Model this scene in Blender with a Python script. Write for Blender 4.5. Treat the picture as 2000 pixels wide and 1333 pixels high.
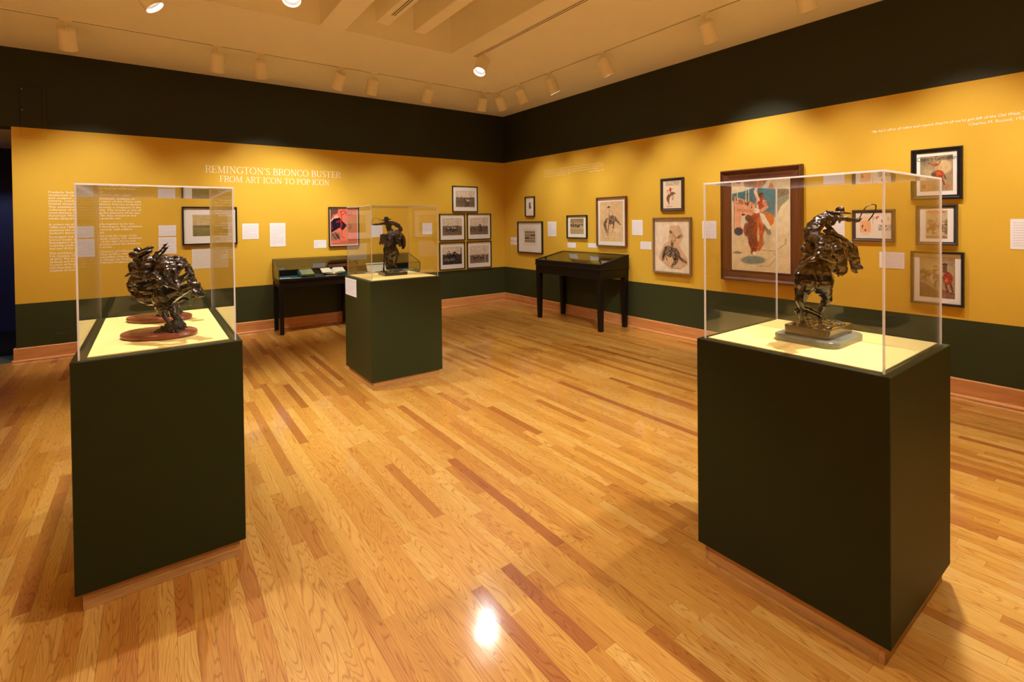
import bpy, bmesh, math, random
import numpy as np
from mathutils import Vector, Matrix, Quaternion, noise

for o in list(bpy.data.objects):
    bpy.data.objects.remove(o, do_unlink=True)
scene = bpy.context.scene
COL = scene.collection
R = math.radians
rng = random.Random(7)

# ------------------------------------------------------------------ camera
def set_camera():
    f, cx, cy = 961.02, 990.18, 445.04            # pixels, for a 2000 x 1333 frame
    yaw, pitch, roll = 0.6268, -0.0129, -0.0110
    cam = bpy.data.cameras.new('camera')
    cam.sensor_fit = 'HORIZONTAL'; cam.sensor_width = 36.0
    cam.lens = f / 2000 * 36.0
    cam.shift_x = (1000 - cx) / 2000
    cam.shift_y = (cy - 666.5) / 2000
    cam.clip_start = 0.05
    o = bpy.data.objects.new('camera', cam)
    fwd = Vector((math.sin(yaw) * math.cos(pitch), math.cos(yaw) * math.cos(pitch), math.sin(pitch)))
    right = Vector((math.cos(yaw), -math.sin(yaw), 0)); up = right.cross(fwd)
    r2 = math.cos(roll) * right + math.sin(roll) * up
    u2 = -math.sin(roll) * right + math.cos(roll) * up
    m = Matrix((r2, u2, -fwd)).transposed().to_4x4()
    m.translation = Vector((-5.431, -7.580, 1.5))
    o.matrix_world = m
    COL.objects.link(o); scene.camera = o
set_camera()
VIEW_YAW = -0.6268                                # z rotation of things squared up to the viewer

# ------------------------------------------------------------------ world, exposure
w = bpy.data.worlds.new('world'); scene.world = w; w.use_nodes = True
w.node_tree.nodes['Background'].inputs[0].default_value = (0.9, 0.75, 0.6, 1)
w.node_tree.nodes['Background'].inputs[1].default_value = 0.02
scene.view_settings.view_transform = 'Standard'
scene.view_settings.look = 'None'
scene.view_settings.exposure = 0.18
scene.view_settings.gamma = 1.0
scene.view_settings.use_curve_mapping = False
scene.cycles.transparent_max_bounces = 64
scene.cycles.max_bounces = 12
scene.cycles.diffuse_bounces = 9
scene.cycles.glossy_bounces = 5
scene.cycles.sample_clamp_indirect = 6.0
scene.cycles.use_denoising = True
LAMP_WHITE = (1.0, 0.965, 0.90)

# ------------------------------------------------------------------ helpers
def tag(o, label=None, cat=None, group=None, kind=None):
    if label: o['label'] = label
    if cat: o['category'] = cat
    if group: o['group'] = group
    if kind: o['kind'] = kind
    return o

def empty(name, loc=(0, 0, 0), rz=0.0, label=None, cat=None, group=None, kind=None):
    o = bpy.data.objects.new(name, None); COL.objects.link(o)
    o.empty_display_size = 0.05
    o.location = loc; o.rotation_euler = (0, 0, rz)
    return tag(o, label, cat, group, kind)

def link(name, me, parent=None):
    o = bpy.data.objects.new(name, me); COL.objects.link(o)
    if parent is not None: o.parent = parent
    return o

class MB:
    """collects boxes, prisms, tubes and faces, then links them as one mesh object"""
    def __init__(s): s.v = []; s.f = []; s.m = []; s.smooth = []
    def add(s, vs, fs, mi=0, sm=False):
        n = len(s.v); s.v += [tuple(v) for v in vs]
        s.f += [tuple(i + n for i in f) for f in fs]
        s.m += [mi] * len(fs); s.smooth += [sm] * len(fs); return s
    def box(s, x0, x1, y0, y1, z0, z1, mi=0):
        vs = [(x, y, z) for x in (x0, x1) for y in (y0, y1) for z in (z0, z1)]
        return s.add(vs, [(0, 1, 3, 2), (4, 6, 7, 5), (0, 4, 5, 1), (2, 3, 7, 6), (0, 2, 6, 4), (1, 5, 7, 3)], mi)
    def bbox(s, x0, x1, y0, y1, z0, z1, b=0.003, mi=0):
        """box with chamfered edges"""
        bm = bmesh.new(); bmesh.ops.create_cube(bm, size=1)
        for v in bm.verts:
            v.co = Vector(((x0 + x1) / 2 + v.co.x * (x1 - x0), (y0 + y1) / 2 + v.co.y * (y1 - y0), (z0 + z1) / 2 + v.co.z * (z1 - z0)))
        bmesh.ops.bevel(bm, geom=bm.edges[:], offset=b, segments=1, affect='EDGES')
        bm.verts.index_update()
        s.add([v.co[:] for v in bm.verts], [[v.index for v in f.verts] for f in bm.faces], mi); bm.free(); return s
    def taper(s, x, y, z0, z1, a0, a1, mi=0):
        """square post, half width a0 at z0 and a1 at z1"""
        vs = [(x + sx * a, y + sy * a, z) for z, a in ((z0, a0), (z1, a1)) for sx, sy in ((-1, -1), (1, -1), (1, 1), (-1, 1))]
        return s.add(vs, [(3, 2, 1, 0), (4, 5, 6, 7), (0, 1, 5, 4), (1, 2, 6, 5), (2, 3, 7, 6), (3, 0, 4, 7)], mi)
    def lathe(s, prof, n=32, axis=((0, 0, 0), (0, 0, 1)), mi=0, sx=1.0, sy=1.0, caps=True):
        o = Vector(axis[0]); q = Vector((0, 0, 1)).rotation_difference(Vector(axis[1]).normalized())
        vs = []; fs = []
        for r, z in prof:
            for i in range(n):
                a = 2 * math.pi * i / n
                vs.append(o + q @ Vector((r * math.cos(a) * sx, r * math.sin(a) * sy, z)))
        for k in range(len(prof) - 1):
            for i in range(n):
                j = (i + 1) % n
                fs.append((k * n + i, k * n + j, (k + 1) * n + j, (k + 1) * n + i))
        if caps and prof[0][0] > 1e-6: fs.append(tuple(reversed(range(n))))
        if caps and prof[-1][0] > 1e-6: fs.append(tuple((len(prof) - 1) * n + i for i in range(n)))
        return s.add(vs, fs, mi, True)
    def tube(s, pts, r, n=8, mi=0):
        pts = [Vector(p) for p in pts]; vs = []; fs = []
        for k, p in enumerate(pts):
            t = (pts[min(k + 1, len(pts) - 1)] - pts[max(k - 1, 0)]).normalized()
            q = Vector((0, 0, 1)).rotation_difference(t)
            for i in range(n):
                a = 2 * math.pi * i / n; vs.append(p + q @ Vector((r * math.cos(a), r * math.sin(a), 0)))
        for k in range(len(pts) - 1):
            for i in range(n):
                j = (i + 1) % n; fs.append((k * n + i, k * n + j, (k + 1) * n + j, (k + 1) * n + i))
        fs.append(tuple(reversed(range(n)))); fs.append(tuple((len(pts) - 1) * n + i for i in range(n)))
        return s.add(vs, fs, mi, True)
    def mesh(s, name, mats):
        me = bpy.data.meshes.new(name); me.from_pydata(s.v, [], s.f)
        for m in (mats if isinstance(mats, (list, tuple)) else [mats]): me.materials.append(m)
        me.polygons.foreach_set('material_index', s.m); me.polygons.foreach_set('use_smooth', s.smooth)
        me.update(); return me
    def build(s, name, mats, parent=None, fix=True):
        me = s.mesh(name, mats)
        if fix:
            bm = bmesh.new(); bm.from_mesh(me); bmesh.ops.recalc_face_normals(bm, faces=bm.faces[:]); bm.to_mesh(me); bm.free()
            if any(s.smooth): me.set_sharp_from_angle(angle=R(35))
        return link(name, me, parent)

# ------------------------------------------------------------------ materials
def mat(name):
    m = bpy.data.materials.new(name); m.use_nodes = True
    nt = m.node_tree; b = nt.nodes['Principled BSDF']
    return m, nt, b
def N(nt, t, **kw):
    n = nt.nodes.new(t)
    for k, v in kw.items(): setattr(n, k, v)
    return n
def srgb(r, g, b):
    f = lambda c: c / 12.92 if c <= 0.04045 else ((c + 0.055) / 1.055) ** 2.4
    return (f(r / 255), f(g / 255), f(b / 255), 1)
def paint(name, col, rough=0.55, spec=0.4, bump=0.02, scale=220.0, var=0.04, metal=0.0):
    """painted or plain surface with a faint roller texture"""
    m, nt, b = mat(name); L = nt.links.new
    tc = N(nt, 'ShaderNodeTexCoord'); no = N(nt, 'ShaderNodeTexNoise'); no.inputs['Scale'].default_value = scale
    no.inputs['Detail'].default_value = 3; L(tc.outputs['Object'], no.inputs['Vector'])
    n2 = N(nt, 'ShaderNodeTexNoise'); n2.inputs['Scale'].default_value = 1.7; L(tc.outputs['Object'], n2.inputs['Vector'])
    mx = N(nt, 'ShaderNodeMix', data_type='RGBA'); mx.inputs['A'].default_value = tuple(c * (1 - var) for c in col[:3]) + (1,)
    mx.inputs['B'].default_value = tuple(min(1, c * (1 + var)) for c in col[:3]) + (1,)
    L(n2.outputs['Fac'], mx.inputs['Factor']); L(mx.outputs['Result'], b.inputs['Base Color'])
    bp = N(nt, 'ShaderNodeBump'); bp.inputs['Strength'].default_value = bump; bp.inputs['Distance'].default_value = 0.002
    L(no.outputs['Fac'], bp.inputs['Height']); L(bp.outputs['Normal'], b.inputs['Normal'])
    b.inputs['Roughness'].default_value = rough; b.inputs['Specular IOR Level'].default_value = spec
    b.inputs['Metallic'].default_value = metal
    return m
def wood(name, c0, c1, scale=1.0, axis='X', rough=0.35, spec=0.5, contrast=0.5):
    """solid timber with grain running along one local axis"""
    m, nt, b = mat(name); L = nt.links.new
    tc = N(nt, 'ShaderNodeTexCoord'); mp = N(nt, 'ShaderNodeMapping'); L(tc.outputs['Object'], mp.inputs['Vector'])
    s = {'X': (2, 26, 26), 'Y': (26, 2, 26), 'Z': (26, 26, 2)}[axis]
    mp.inputs['Scale'].default_value = tuple(a * scale for a in s)
    n1 = N(nt, 'ShaderNodeTexNoise'); n1.inputs['Scale'].default_value = 1.0; n1.inputs['Detail'].default_value = 6; n1.inputs['Distortion'].default_value = 0.6
    L(mp.outputs[0], n1.inputs['Vector'])
    n2 = N(nt, 'ShaderNodeTexNoise'); n2.inputs['Scale'].default_value = 9.0; n2.inputs['Detail'].default_value = 4; L(mp.outputs[0], n2.inputs['Vector'])
    ad = N(nt, 'ShaderNodeMath', operation='MULTIPLY_ADD'); ad.inputs[1].default_value = contrast; L(n2.outputs['Fac'], ad.inputs[0]); L(n1.outputs['Fac'], ad.inputs[2])
    cr = N(nt, 'ShaderNodeValToRGB'); cr.color_ramp.elements[0].position = 0.45; cr.color_ramp.elements[1].position = 0.95
    cr.color_ramp.elements[0].color = c0; cr.color_ramp.elements[1].color = c1
    L(ad.outputs[0], cr.inputs[0]); L(cr.outputs[0], b.inputs['Base Color'])
    b.inputs['Roughness'].default_value = rough; b.inputs['Specular IOR Level'].default_value = spec
    return m
def clear_sheet(name, tint=(1, 1, 1), f0=0.04, haze=0.0):
    """thin clear sheet: straight-through transmission plus mirror reflection by angle (no refraction)"""
    m, nt, b = mat(name); nt.nodes.remove(b); L = nt.links.new
    out = nt.nodes['Material Output']; g = N(nt, 'ShaderNodeNewGeometry')
    dp = N(nt, 'ShaderNodeVectorMath', operation='DOT_PRODUCT'); L(g.outputs['Incoming'], dp.inputs[0]); L(g.outputs['Normal'], dp.inputs[1])
    ab = N(nt, 'ShaderNodeMath', operation='ABSOLUTE'); L(dp.outputs['Value'], ab.inputs[0])
    om = N(nt, 'ShaderNodeMath', operation='SUBTRACT'); om.inputs[0].default_value = 1; L(ab.outputs[0], om.inputs[1])
    pw = N(nt, 'ShaderNodeMath', operation='POWER'); L(om.outputs[0], pw.inputs[0]); pw.inputs[1].default_value = 5
    ma = N(nt, 'ShaderNodeMath', operation='MULTIPLY_ADD'); L(pw.outputs[0], ma.inputs[0]); ma.inputs[1].default_value = 1 - f0; ma.inputs[2].default_value = f0
    tr = N(nt, 'ShaderNodeBsdfTransparent'); tr.inputs[0].default_value = tuple(tint) + (1,)
    gl = N(nt, 'ShaderNodeBsdfGlossy'); gl.inputs['Roughness'].default_value = 0.0
    mx = N(nt, 'ShaderNodeMixShader'); L(ma.outputs[0], mx.inputs[0]); L(tr.outputs[0], mx.inputs[1]); L(gl.outputs[0], mx.inputs[2])
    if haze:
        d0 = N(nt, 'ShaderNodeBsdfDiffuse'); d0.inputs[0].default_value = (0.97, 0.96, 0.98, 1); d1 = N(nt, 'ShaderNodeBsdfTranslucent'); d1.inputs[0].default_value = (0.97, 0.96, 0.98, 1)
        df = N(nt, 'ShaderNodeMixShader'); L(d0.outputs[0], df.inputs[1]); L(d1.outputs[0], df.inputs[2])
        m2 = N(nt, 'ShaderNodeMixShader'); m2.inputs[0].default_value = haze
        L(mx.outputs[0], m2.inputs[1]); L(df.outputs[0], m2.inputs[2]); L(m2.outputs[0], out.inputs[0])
    else:
        L(mx.outputs[0], out.inputs[0])
    return m
def bronze_mat(name, c0, c1, rough):
    m, nt, b = mat(name); L = nt.links.new
    tc = N(nt, 'ShaderNodeTexCoord'); n1 = N(nt, 'ShaderNodeTexNoise'); n1.inputs['Scale'].default_value = 22; n1.inputs['Detail'].default_value = 5
    L(tc.outputs['Object'], n1.inputs['Vector'])
    cr = N(nt, 'ShaderNodeValToRGB'); cr.color_ramp.elements[0].position = 0.35; cr.color_ramp.elements[1].position = 0.7
    cr.color_ramp.elements[0].color = c0; cr.color_ramp.elements[1].color = c1
    L(n1.outputs['Fac'], cr.inputs[0]); L(cr.outputs[0], b.inputs['Base Color'])
    n2 = N(nt, 'ShaderNodeTexNoise'); n2.inputs['Scale'].default_value = 75; n2.inputs['Detail'].default_value = 3; L(tc.outputs['Object'], n2.inputs['Vector'])
    bp = N(nt, 'ShaderNodeBump'); bp.inputs['Strength'].default_value = 0.5; bp.inputs['Distance'].default_value = 0.004
    L(n2.outputs['Fac'], bp.inputs['Height']); L(bp.outputs['Normal'], b.inputs['Normal'])
    b.inputs['Metallic'].default_value = 0.7; b.inputs['Roughness'].default_value = rough
    b.inputs['Coat Weight'].default_value = 0.9; b.inputs['Coat Roughness'].default_value = 0.09
    return m
def emit(name, col, s):
    m, nt, b = mat(name); b.inputs['Emission Color'].default_value = col; b.inputs['Emission Strength'].default_value = s
    b.inputs['Base Color'].default_value = (0, 0, 0, 1)
    return m

def floor_mat():
    """strip oak: every plank carries a 'tone' value; grain follows the plank"""
    m, nt, b = mat('strip_oak'); L = nt.links.new
    at = N(nt, 'ShaderNodeAttribute', attribute_name='tone'); g = N(nt, 'ShaderNodeNewGeometry')
    off = N(nt, 'ShaderNodeVectorMath', operation='MULTIPLY_ADD'); cmb = N(nt, 'ShaderNodeCombineXYZ')
    for i in range(3): L(at.outputs['Fac'], cmb.inputs[i])
    L(cmb.outputs[0], off.inputs[0]); off.inputs[1].default_value = (31.7, 57.3, 17.1); L(g.outputs['Position'], off.inputs[2])
    # cathedral figure: slow noise turned into rings
    mp = N(nt, 'ShaderNodeMapping'); mp.inputs['Scale'].default_value = (13.0, 1.15, 1.0); L(off.outputs[0], mp.inputs['Vector'])
    n1 = N(nt, 'ShaderNodeTexNoise'); n1.inputs['Scale'].default_value = 1.0; n1.inputs['Detail'].default_value = 1.5; n1.inputs['Distortion'].default_value = 0.35; L(mp.outputs[0], n1.inputs['Vector'])
    mu = N(nt, 'ShaderNodeMath', operation='MULTIPLY'); mu.inputs[1].default_value = 24; L(n1.outputs['Fac'], mu.inputs[0])
    fr = N(nt, 'ShaderNodeMath', operation='FRACT'); L(mu.outputs[0], fr.inputs[0])
    ring = N(nt, 'ShaderNodeValToRGB'); e = ring.color_ramp.elements
    e[0].position = 0.0; e[0].color = (0.05, 0.05, 0.05, 1); e[1].position = 0.26; e[1].color = (1, 1, 1, 1)
    e2 = ring.color_ramp.elements.new(0.9); e2.color = (0.9, 0.9, 0.9, 1); e3 = ring.color_ramp.elements.new(1.0); e3.color = (0.35, 0.35, 0.35, 1)
    L(fr.outputs[0], ring.inputs[0])
    # pores
    mp2 = N(nt, 'ShaderNodeMapping'); mp2.inputs['Scale'].default_value = (330, 14, 1); L(off.outputs[0], mp2.inputs['Vector'])
    n2 = N(nt, 'ShaderNodeTexNoise'); n2.inputs['Scale'].default_value = 1.0; n2.inputs['Detail'].default_value = 3; L(mp2.outputs[0], n2.inputs['Vector'])
    tone = N(nt, 'ShaderNodeValToRGB'); tone.color_ramp.interpolation = 'LINEAR'
    cols = [(0.0, srgb(203, 160, 82)), (0.25, srgb(197, 148, 67)), (0.5, srgb(193, 142, 60)), (0.7, srgb(188, 135, 55)), (0.86, srgb(180, 124, 49)), (0.95, srgb(168, 107, 41)), (1.0, srgb(154, 91, 36))]
    tone.color_ramp.elements[0].position = 0; tone.color_ramp.elements[0].color = cols[0][1]
    tone.color_ramp.elements[1].position = 1; tone.color_ramp.elements[1].color = cols[-1][1]
    for p, c in cols[1:-1]:
        el = tone.color_ramp.elements.new(p); el.color = c
    L(at.outputs['Fac'], tone.inputs[0])
    dk = N(nt, 'ShaderNodeMix', data_type='RGBA', blend_type='MULTIPLY'); dk.inputs['B'].default_value = (0.60, 0.40, 0.22, 1)
    L(tone.outputs[0], dk.inputs['A'])
    iv = N(nt, 'ShaderNodeMath', operation='SUBTRACT'); iv.inputs[0].default_value = 1.0; L(ring.outputs[0], iv.inputs[1])
    sc = N(nt, 'ShaderNodeMath', operation='MULTIPLY'); sc.inputs[1].default_value = 0.80; L(iv.outputs[0], sc.inputs[0])
    n3 = N(nt, 'ShaderNodeMath', operation='MULTIPLY_ADD'); L(n2.outputs['Fac'], n3.inputs[0]); n3.inputs[1].default_value = 1.1; n3.inputs[2].default_value = -0.40
    s2 = N(nt, 'ShaderNodeMath', operation='ADD', use_clamp=True); L(sc.outputs[0], s2.inputs[0]); L(n3.outputs[0], s2.inputs[1])
    L(s2.outputs[0], dk.inputs['Factor']); L(dk.outputs['Result'], b.inputs['Base Color'])
    b.inputs['Roughness'].default_value = 0.42; b.inputs['Specular IOR Level'].default_value = 0.4
    b.inputs['Coat Weight'].default_value = 0.8; b.inputs['Coat Roughness'].default_value = 0.115; b.inputs['Coat IOR'].default_value = 1.45
    bp = N(nt, 'ShaderNodeBump'); bp.inputs['Strength'].default_value = 0.12; bp.inputs['Distance'].default_value = 0.0015
    L(s2.outputs[0], bp.inputs['Height']); L(bp.outputs['Normal'], b.inputs['Normal'])
    n4 = N(nt, 'ShaderNodeTexNoise'); n4.inputs['Scale'].default_value = 7; L(g.outputs['Position'], n4.inputs['Vector'])
    b2 = N(nt, 'ShaderNodeBump'); b2.inputs['Strength'].default_value = 0.06; b2.inputs['Distance'].default_value = 0.01; L(n4.outputs['Fac'], b2.inputs['Height']); L(b2.outputs['Normal'], b.inputs['Coat Normal'])
    return m

M = {}
M['yellow'] = paint('yellow_wall_paint', (0.68, 0.420, 0.040, 1), 0.6, 0.22)
M['green'] = paint('dark_green_wall_paint', (0.036, 0.042, 0.013, 1), 0.5, 0.25)
M['green_top'] = paint('black_green_wall_paint', (0.027, 0.030, 0.013, 1), 0.55, 0.25)
M['ceiling'] = paint('cream_ceiling_paint', (0.90, 0.86, 0.72, 1), 0.8, 0.1)
M['pedestal'] = paint('olive_black_pedestal_paint', (0.017, 0.020, 0.003, 1), 0.5, 0.2, var=0.02)
M['pedestal_mid'] = paint('olive_pedestal_paint', (0.026, 0.030, 0.006, 1), 0.5, 0.22, var=0.02)
M['deck'] = paint('cream_yellow_deck', (0.84, 0.66, 0.24, 1), 0.6, 0.2)
M['base_oak'] = wood('oak_trim', srgb(186, 116, 58), srgb(220, 156, 96), 0.8, 'X', 0.35)
M['base_oak_y'] = wood('oak_trim_lengthwise', srgb(186, 116, 58), srgb(220, 156, 96), 0.8, 'Y', 0.35)
M['kick'] = wood('oak_toe_kick', srgb(160, 112, 54), srgb(204, 154, 90), 0.9, 'X', 0.4)
M['kick_y'] = wood('oak_toe_kick_side', srgb(160, 112, 54), srgb(204, 154, 90), 0.9, 'Y', 0.4)
M['floor'] = floor_mat()
M['black'] = paint('black_frame_lacquer', (0.012, 0.010, 0.010, 1), 0.3, 0.5)
M['blackwood'] = paint('ebonised_wood', (0.006, 0.004, 0.003, 1), 0.42, 0.3)
M['darkmetal'] = paint('dark_bronze_strip', (0.07, 0.045, 0.03, 1), 0.35, 0.5, metal=0.5)
M['walnut'] = wood('walnut_frame', srgb(66, 34, 20), srgb(108, 62, 38), 1.0, 'X', 0.35)
M['walnut_z'] = wood('walnut_frame_upright', srgb(66, 34, 20), srgb(108, 62, 38), 1.0, 'Z', 0.35)
M['brownframe'] = wood('brown_frame', srgb(92, 52, 26), srgb(124, 76, 42), 1.2, 'Z', 0.4)
M['greywood'] = wood('weathered_silver_frame', srgb(112, 88, 62), srgb(150, 124, 92), 1.2, 'Z', 0.4)
M['charcoal'] = paint('charcoal_frame', (0.05, 0.042, 0.042, 1), 0.35, 0.5)
M['mat'] = paint('white_mat_board', (0.80, 0.76, 0.70, 1), 0.8, 0.1, var=0.01)
M['card'] = paint('white_label_card', (0.82, 0.80, 0.82, 1), 0.7, 0.15, var=0.01)
M['ink'] = paint('grey_print', (0.56, 0.55, 0.58, 1), 0.8, 0.1)
M['white_vinyl'] = paint('white_vinyl_lettering', (0.90, 0.84, 0.70, 1), 0.6, 0.2)
M['pale_vinyl'] = paint('pale_yellow_vinyl_lettering', (0.86, 0.70, 0.40, 1), 0.6, 0.2)
M['acrylic'] = clear_sheet('clear_acrylic', (0.992, 0.988, 0.985), 0.028)
M['glazing'] = clear_sheet('clear_glazing', (0.995, 0.995, 0.995), 0.025)
M['table_glass'] = clear_sheet('display_case_glass', (0.93, 0.95, 0.92), 0.045)
M['edge'] = clear_sheet('polished_acrylic_edge', (0.97, 0.96, 0.96), 0.12, 0.64)  # white haze stands in for light piped through the edges
M['edge_far'] = clear_sheet('slim_acrylic_edge', (0.97, 0.96, 0.96), 0.10, 0.30)  # fainter white haze for the same piped light
M['bronze'] = bronze_mat('brown_bronze', (0.020, 0.013, 0.007, 1), (0.062, 0.038, 0.019, 1), 0.25)
M['bronze_dark'] = bronze_mat('dark_bronze', (0.016, 0.011, 0.008, 1), (0.050, 0.032, 0.020, 1), 0.22)
M['bronze_black'] = bronze_mat('black_bronze', (0.012, 0.009, 0.007, 1), (0.050, 0.031, 0.020, 1), 0.20)
M['marble'] = paint('green_grey_marble', (0.15, 0.175, 0.15, 1), 0.22, 0.5, var=0.35)
M['oval'] = wood('red_brown_oval_base', srgb(98, 44, 28), srgb(156, 84, 58), 1.4, 'X', 0.3)
M['can'] = paint('cream_lamp_housing', (0.84, 0.77, 0.60, 1), 0.5, 0.3)
M['lamp'] = emit('lit_lamp_face', (1.0, 0.96, 0.90, 1), 10.0)
M['can_inner'] = paint('black_lamp_baffle', (0.25, 0.22, 0.18, 1), 0.5, 0.4)
M['slot'] = paint('dark_track_slot', (0.02, 0.016, 0.012, 1), 0.5, 0.3)
M['teal'] = paint('teal_case_lining', (0.02, 0.075, 0.09, 1), 0.8, 0.1)
M['blue'] = paint('deep_blue_wall_paint', (0.012, 0.02, 0.10, 1), 0.6, 0.2)
M['slate'] = paint('grey_green_threshold', (0.06, 0.075, 0.07, 1), 0.6, 0.3)
M['subfloor'] = paint('dark_joint', (0.16, 0.085, 0.03, 1), 0.8, 0.1)
M['steel'] = paint('brushed_steel', (0.6, 0.58, 0.55, 1), 0.3, 0.5, metal=1.0)
M['paper'] = paint('aged_paper', (0.74, 0.68, 0.56, 1), 0.8, 0.1)
M['bookgreen'] = paint('grey_green_book_cloth', (0.22, 0.24, 0.13, 1), 0.7, 0.2)
M['bookbrown'] = paint('tan_book_edge', (0.42, 0.26, 0.12, 1), 0.7, 0.2)
M['print_black'] = paint('black_print', (0.02, 0.018, 0.018, 1), 0.7, 0.1)
M['print_red'] = paint('red_print', (0.55, 0.06, 0.03, 1), 0.7, 0.1)
M['print_brown'] = paint('brown_print', (0.22, 0.09, 0.05, 1), 0.7, 0.1)

def art_mat(name):
    m, nt, b = mat(name); a = N(nt, 'ShaderNodeAttribute', attribute_name='tint')
    nt.links.new(a.outputs['Color'], b.inputs['Base Color']); b.inputs['Roughness'].default_value = 0.7
    b.inputs['Specular IOR Level'].default_value = 0.15
    return m
M['print'] = art_mat('printed_picture')

# ------------------------------------------------------------------ room
H = 3.475; DADO = 0.6424; BAND = 2.603; BASE = 0.154
XE = -6.655                                       # free end of the left wall, beside the doorway
XMIN, YMIN = -9.6, -10.4
def bands(mb, x0, x1, y0, y1, lo=True):
    if lo:
        mb.box(x0, x1, y0, y1, 0, DADO, 0); mb.box(x0, x1, y0, y1, DADO, BAND, 1)
    mb.box(x0, x1, y0, y1, BAND, H, 2)
WM = [M['green'], M['yellow'], M['green_top']]
mb = MB(); bands(mb, XE, 0.15, 0, 0.245); mb.box(XMIN, XE, 0, 0.245, BAND, H, 2)
tag(mb.build('wall_left', WM, fix=False), kind='structure')
mb = MB(); bands(mb, 0, 0.15, YMIN, 0); tag(mb.build('wall_right', WM, fix=False), kind='structure')
mb = MB(); bands(mb, XMIN, 0, YMIN - 0.15, YMIN); tag(mb.build('wall_back', [M['green'], M['green_top'], M['green_top']], fix=False), kind='structure')
mb = MB(); bands(mb, XMIN - 0.15, XMIN, YMIN, 0.245); tag(mb.build('wall_side', WM, fix=False), kind='structure')
# the dark room seen through the doorway
mb = MB(); mb.box(-10.2, -5.2, 2.34, 2.45, 0, 2.75); tag(mb.build('wall_far', M['blue']), kind='structure')
mb = MB(); mb.box(-5.3, -5.2, 0.245, 2.34, 0, 2.75); mb.box(-10.2, -10.1, 0.245, 2.34, 0, 2.75); tag(mb.build('wall_passage', M['blue']), kind='structure')
mb = MB(); mb.box(-10.2, -5.2, 0.245, 2.45, 2.62, 2.75); tag(mb.build('ceiling_passage', M['ceiling']), kind='structure')
mb = MB(); mb.box(-10.2, -5.2, 0.0, 2.45, -0.06, -0.004); tag(mb.build('floor_passage', M['blackwood']), kind='structure')
mb = MB(); mb.bbox(-9.6, XE - 0.02, 0.02, 0.43, -0.006, 0.004, 0.002); tag(mb.build('trim_threshold', M['slate']), kind='structure')
mb = MB(); mb.box(-9.6, XE - 0.001, 0.04, 0.06, BAND - 0.012, BAND); tag(mb.build('trim_soffit', M['darkmetal']), kind='structure')

# ceiling with two skylight wells
cx1 = (-3.79, -2.54); cx2 = (-5.28, -4.03); cy = (-7.4, -2.51); CT = H + 0.12; WT = H + 0.62
mb = MB()
mb.box(XMIN, 0.15, cy[1], 0.245, H, CT); mb.box(XMIN, 0.15, YMIN - .15, cy[0], H, CT)
mb.box(cx1[1], 0.15, cy[0], cy[1], H, CT); mb.box(cx2[1], cx1[0], cy[0], cy[1], H, CT); mb.box(XMIN, cx2[0], cy[0], cy[1], H, CT)
for c in (cx1, cx2):
    mb.box(c[0] - .04, c[0], cy[0], cy[1], CT, WT); mb.box(c[1], c[1] + .04, cy[0], cy[1], CT, WT)
    mb.box(c[0] - .04, c[1] + .04, cy[1], cy[1] + .04, CT, WT); mb.box(c[0] - .04, c[1] + .04, cy[0] - .04, cy[0], CT, WT)
    mb.box(c[0] - .04, c[1] + .04, cy[0] - .04, cy[1] + .04, WT, WT + .05)
ceil = tag(mb.build('ceiling', M['ceiling'], fix=False), kind='structure')
for c in (cx1, cx2):
    for x0 in (c[0] + 0.335, c[0] + 0.77):
        b = MB(); b.bbox(x0, x0 + 0.145, cy[0], cy[1], H + 0.155, H + 0.60, 0.004)
        b.build('beam', M['ceiling'], ceil)

# baseboards with a shoe moulding
def board(axis, a, bnd, z0, z1, t, name, m, parent):
    """rounded-top board lying on the wall plane: axis 'x' runs along the left wall, 'y' along the right wall"""
    prof = [(0, z0), (-t, z0), (-t, z1 - t * .45), (-t * .8, z1 - t * .12), (-t * .5, z1), (0, z1)]
    vs = []; 
    for s in (a, bnd):
        for d, z in prof: vs.append((s, d, z) if axis == 'x' else (d, s, z))
    n = len(prof); fs = [tuple(range(n))[::-1], tuple(range(n, 2 * n))] + [(i, (i + 1) % n, n + (i + 1) % n, n + i) for i in range(n)]
    k = MB(); k.add(vs, fs); return k.build(name, m, parent)
bl = tag(board('x', XE - .02, -0.001, 0.001, BASE, 0.02, 'baseboard_left', M['base_oak'], None), kind='structure')
board('x', XE - .035, -0.021, 0.001, 0.026, 0.036, 'shoe_moulding', M['base_oak'], bl)
k = MB(); k.bbox(XE - .02, XE, 0.0, 0.265, 0.001, BASE, .004); k.bbox(XE - .035, XE - .02, -.036, 0.265, .001, .026, .004)
k.build('end_return', M['base_oak_y'], bl)
br = tag(board('y', YMIN, -0.021, 0.001, BASE, 0.02, 'baseboard_right', M['base_oak_y'], None), kind='structure')
board('y', YMIN, -0.036, 0.001, 0.026, 0.036, 'shoe_moulding', M['base_oak_y'], br)

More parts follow.
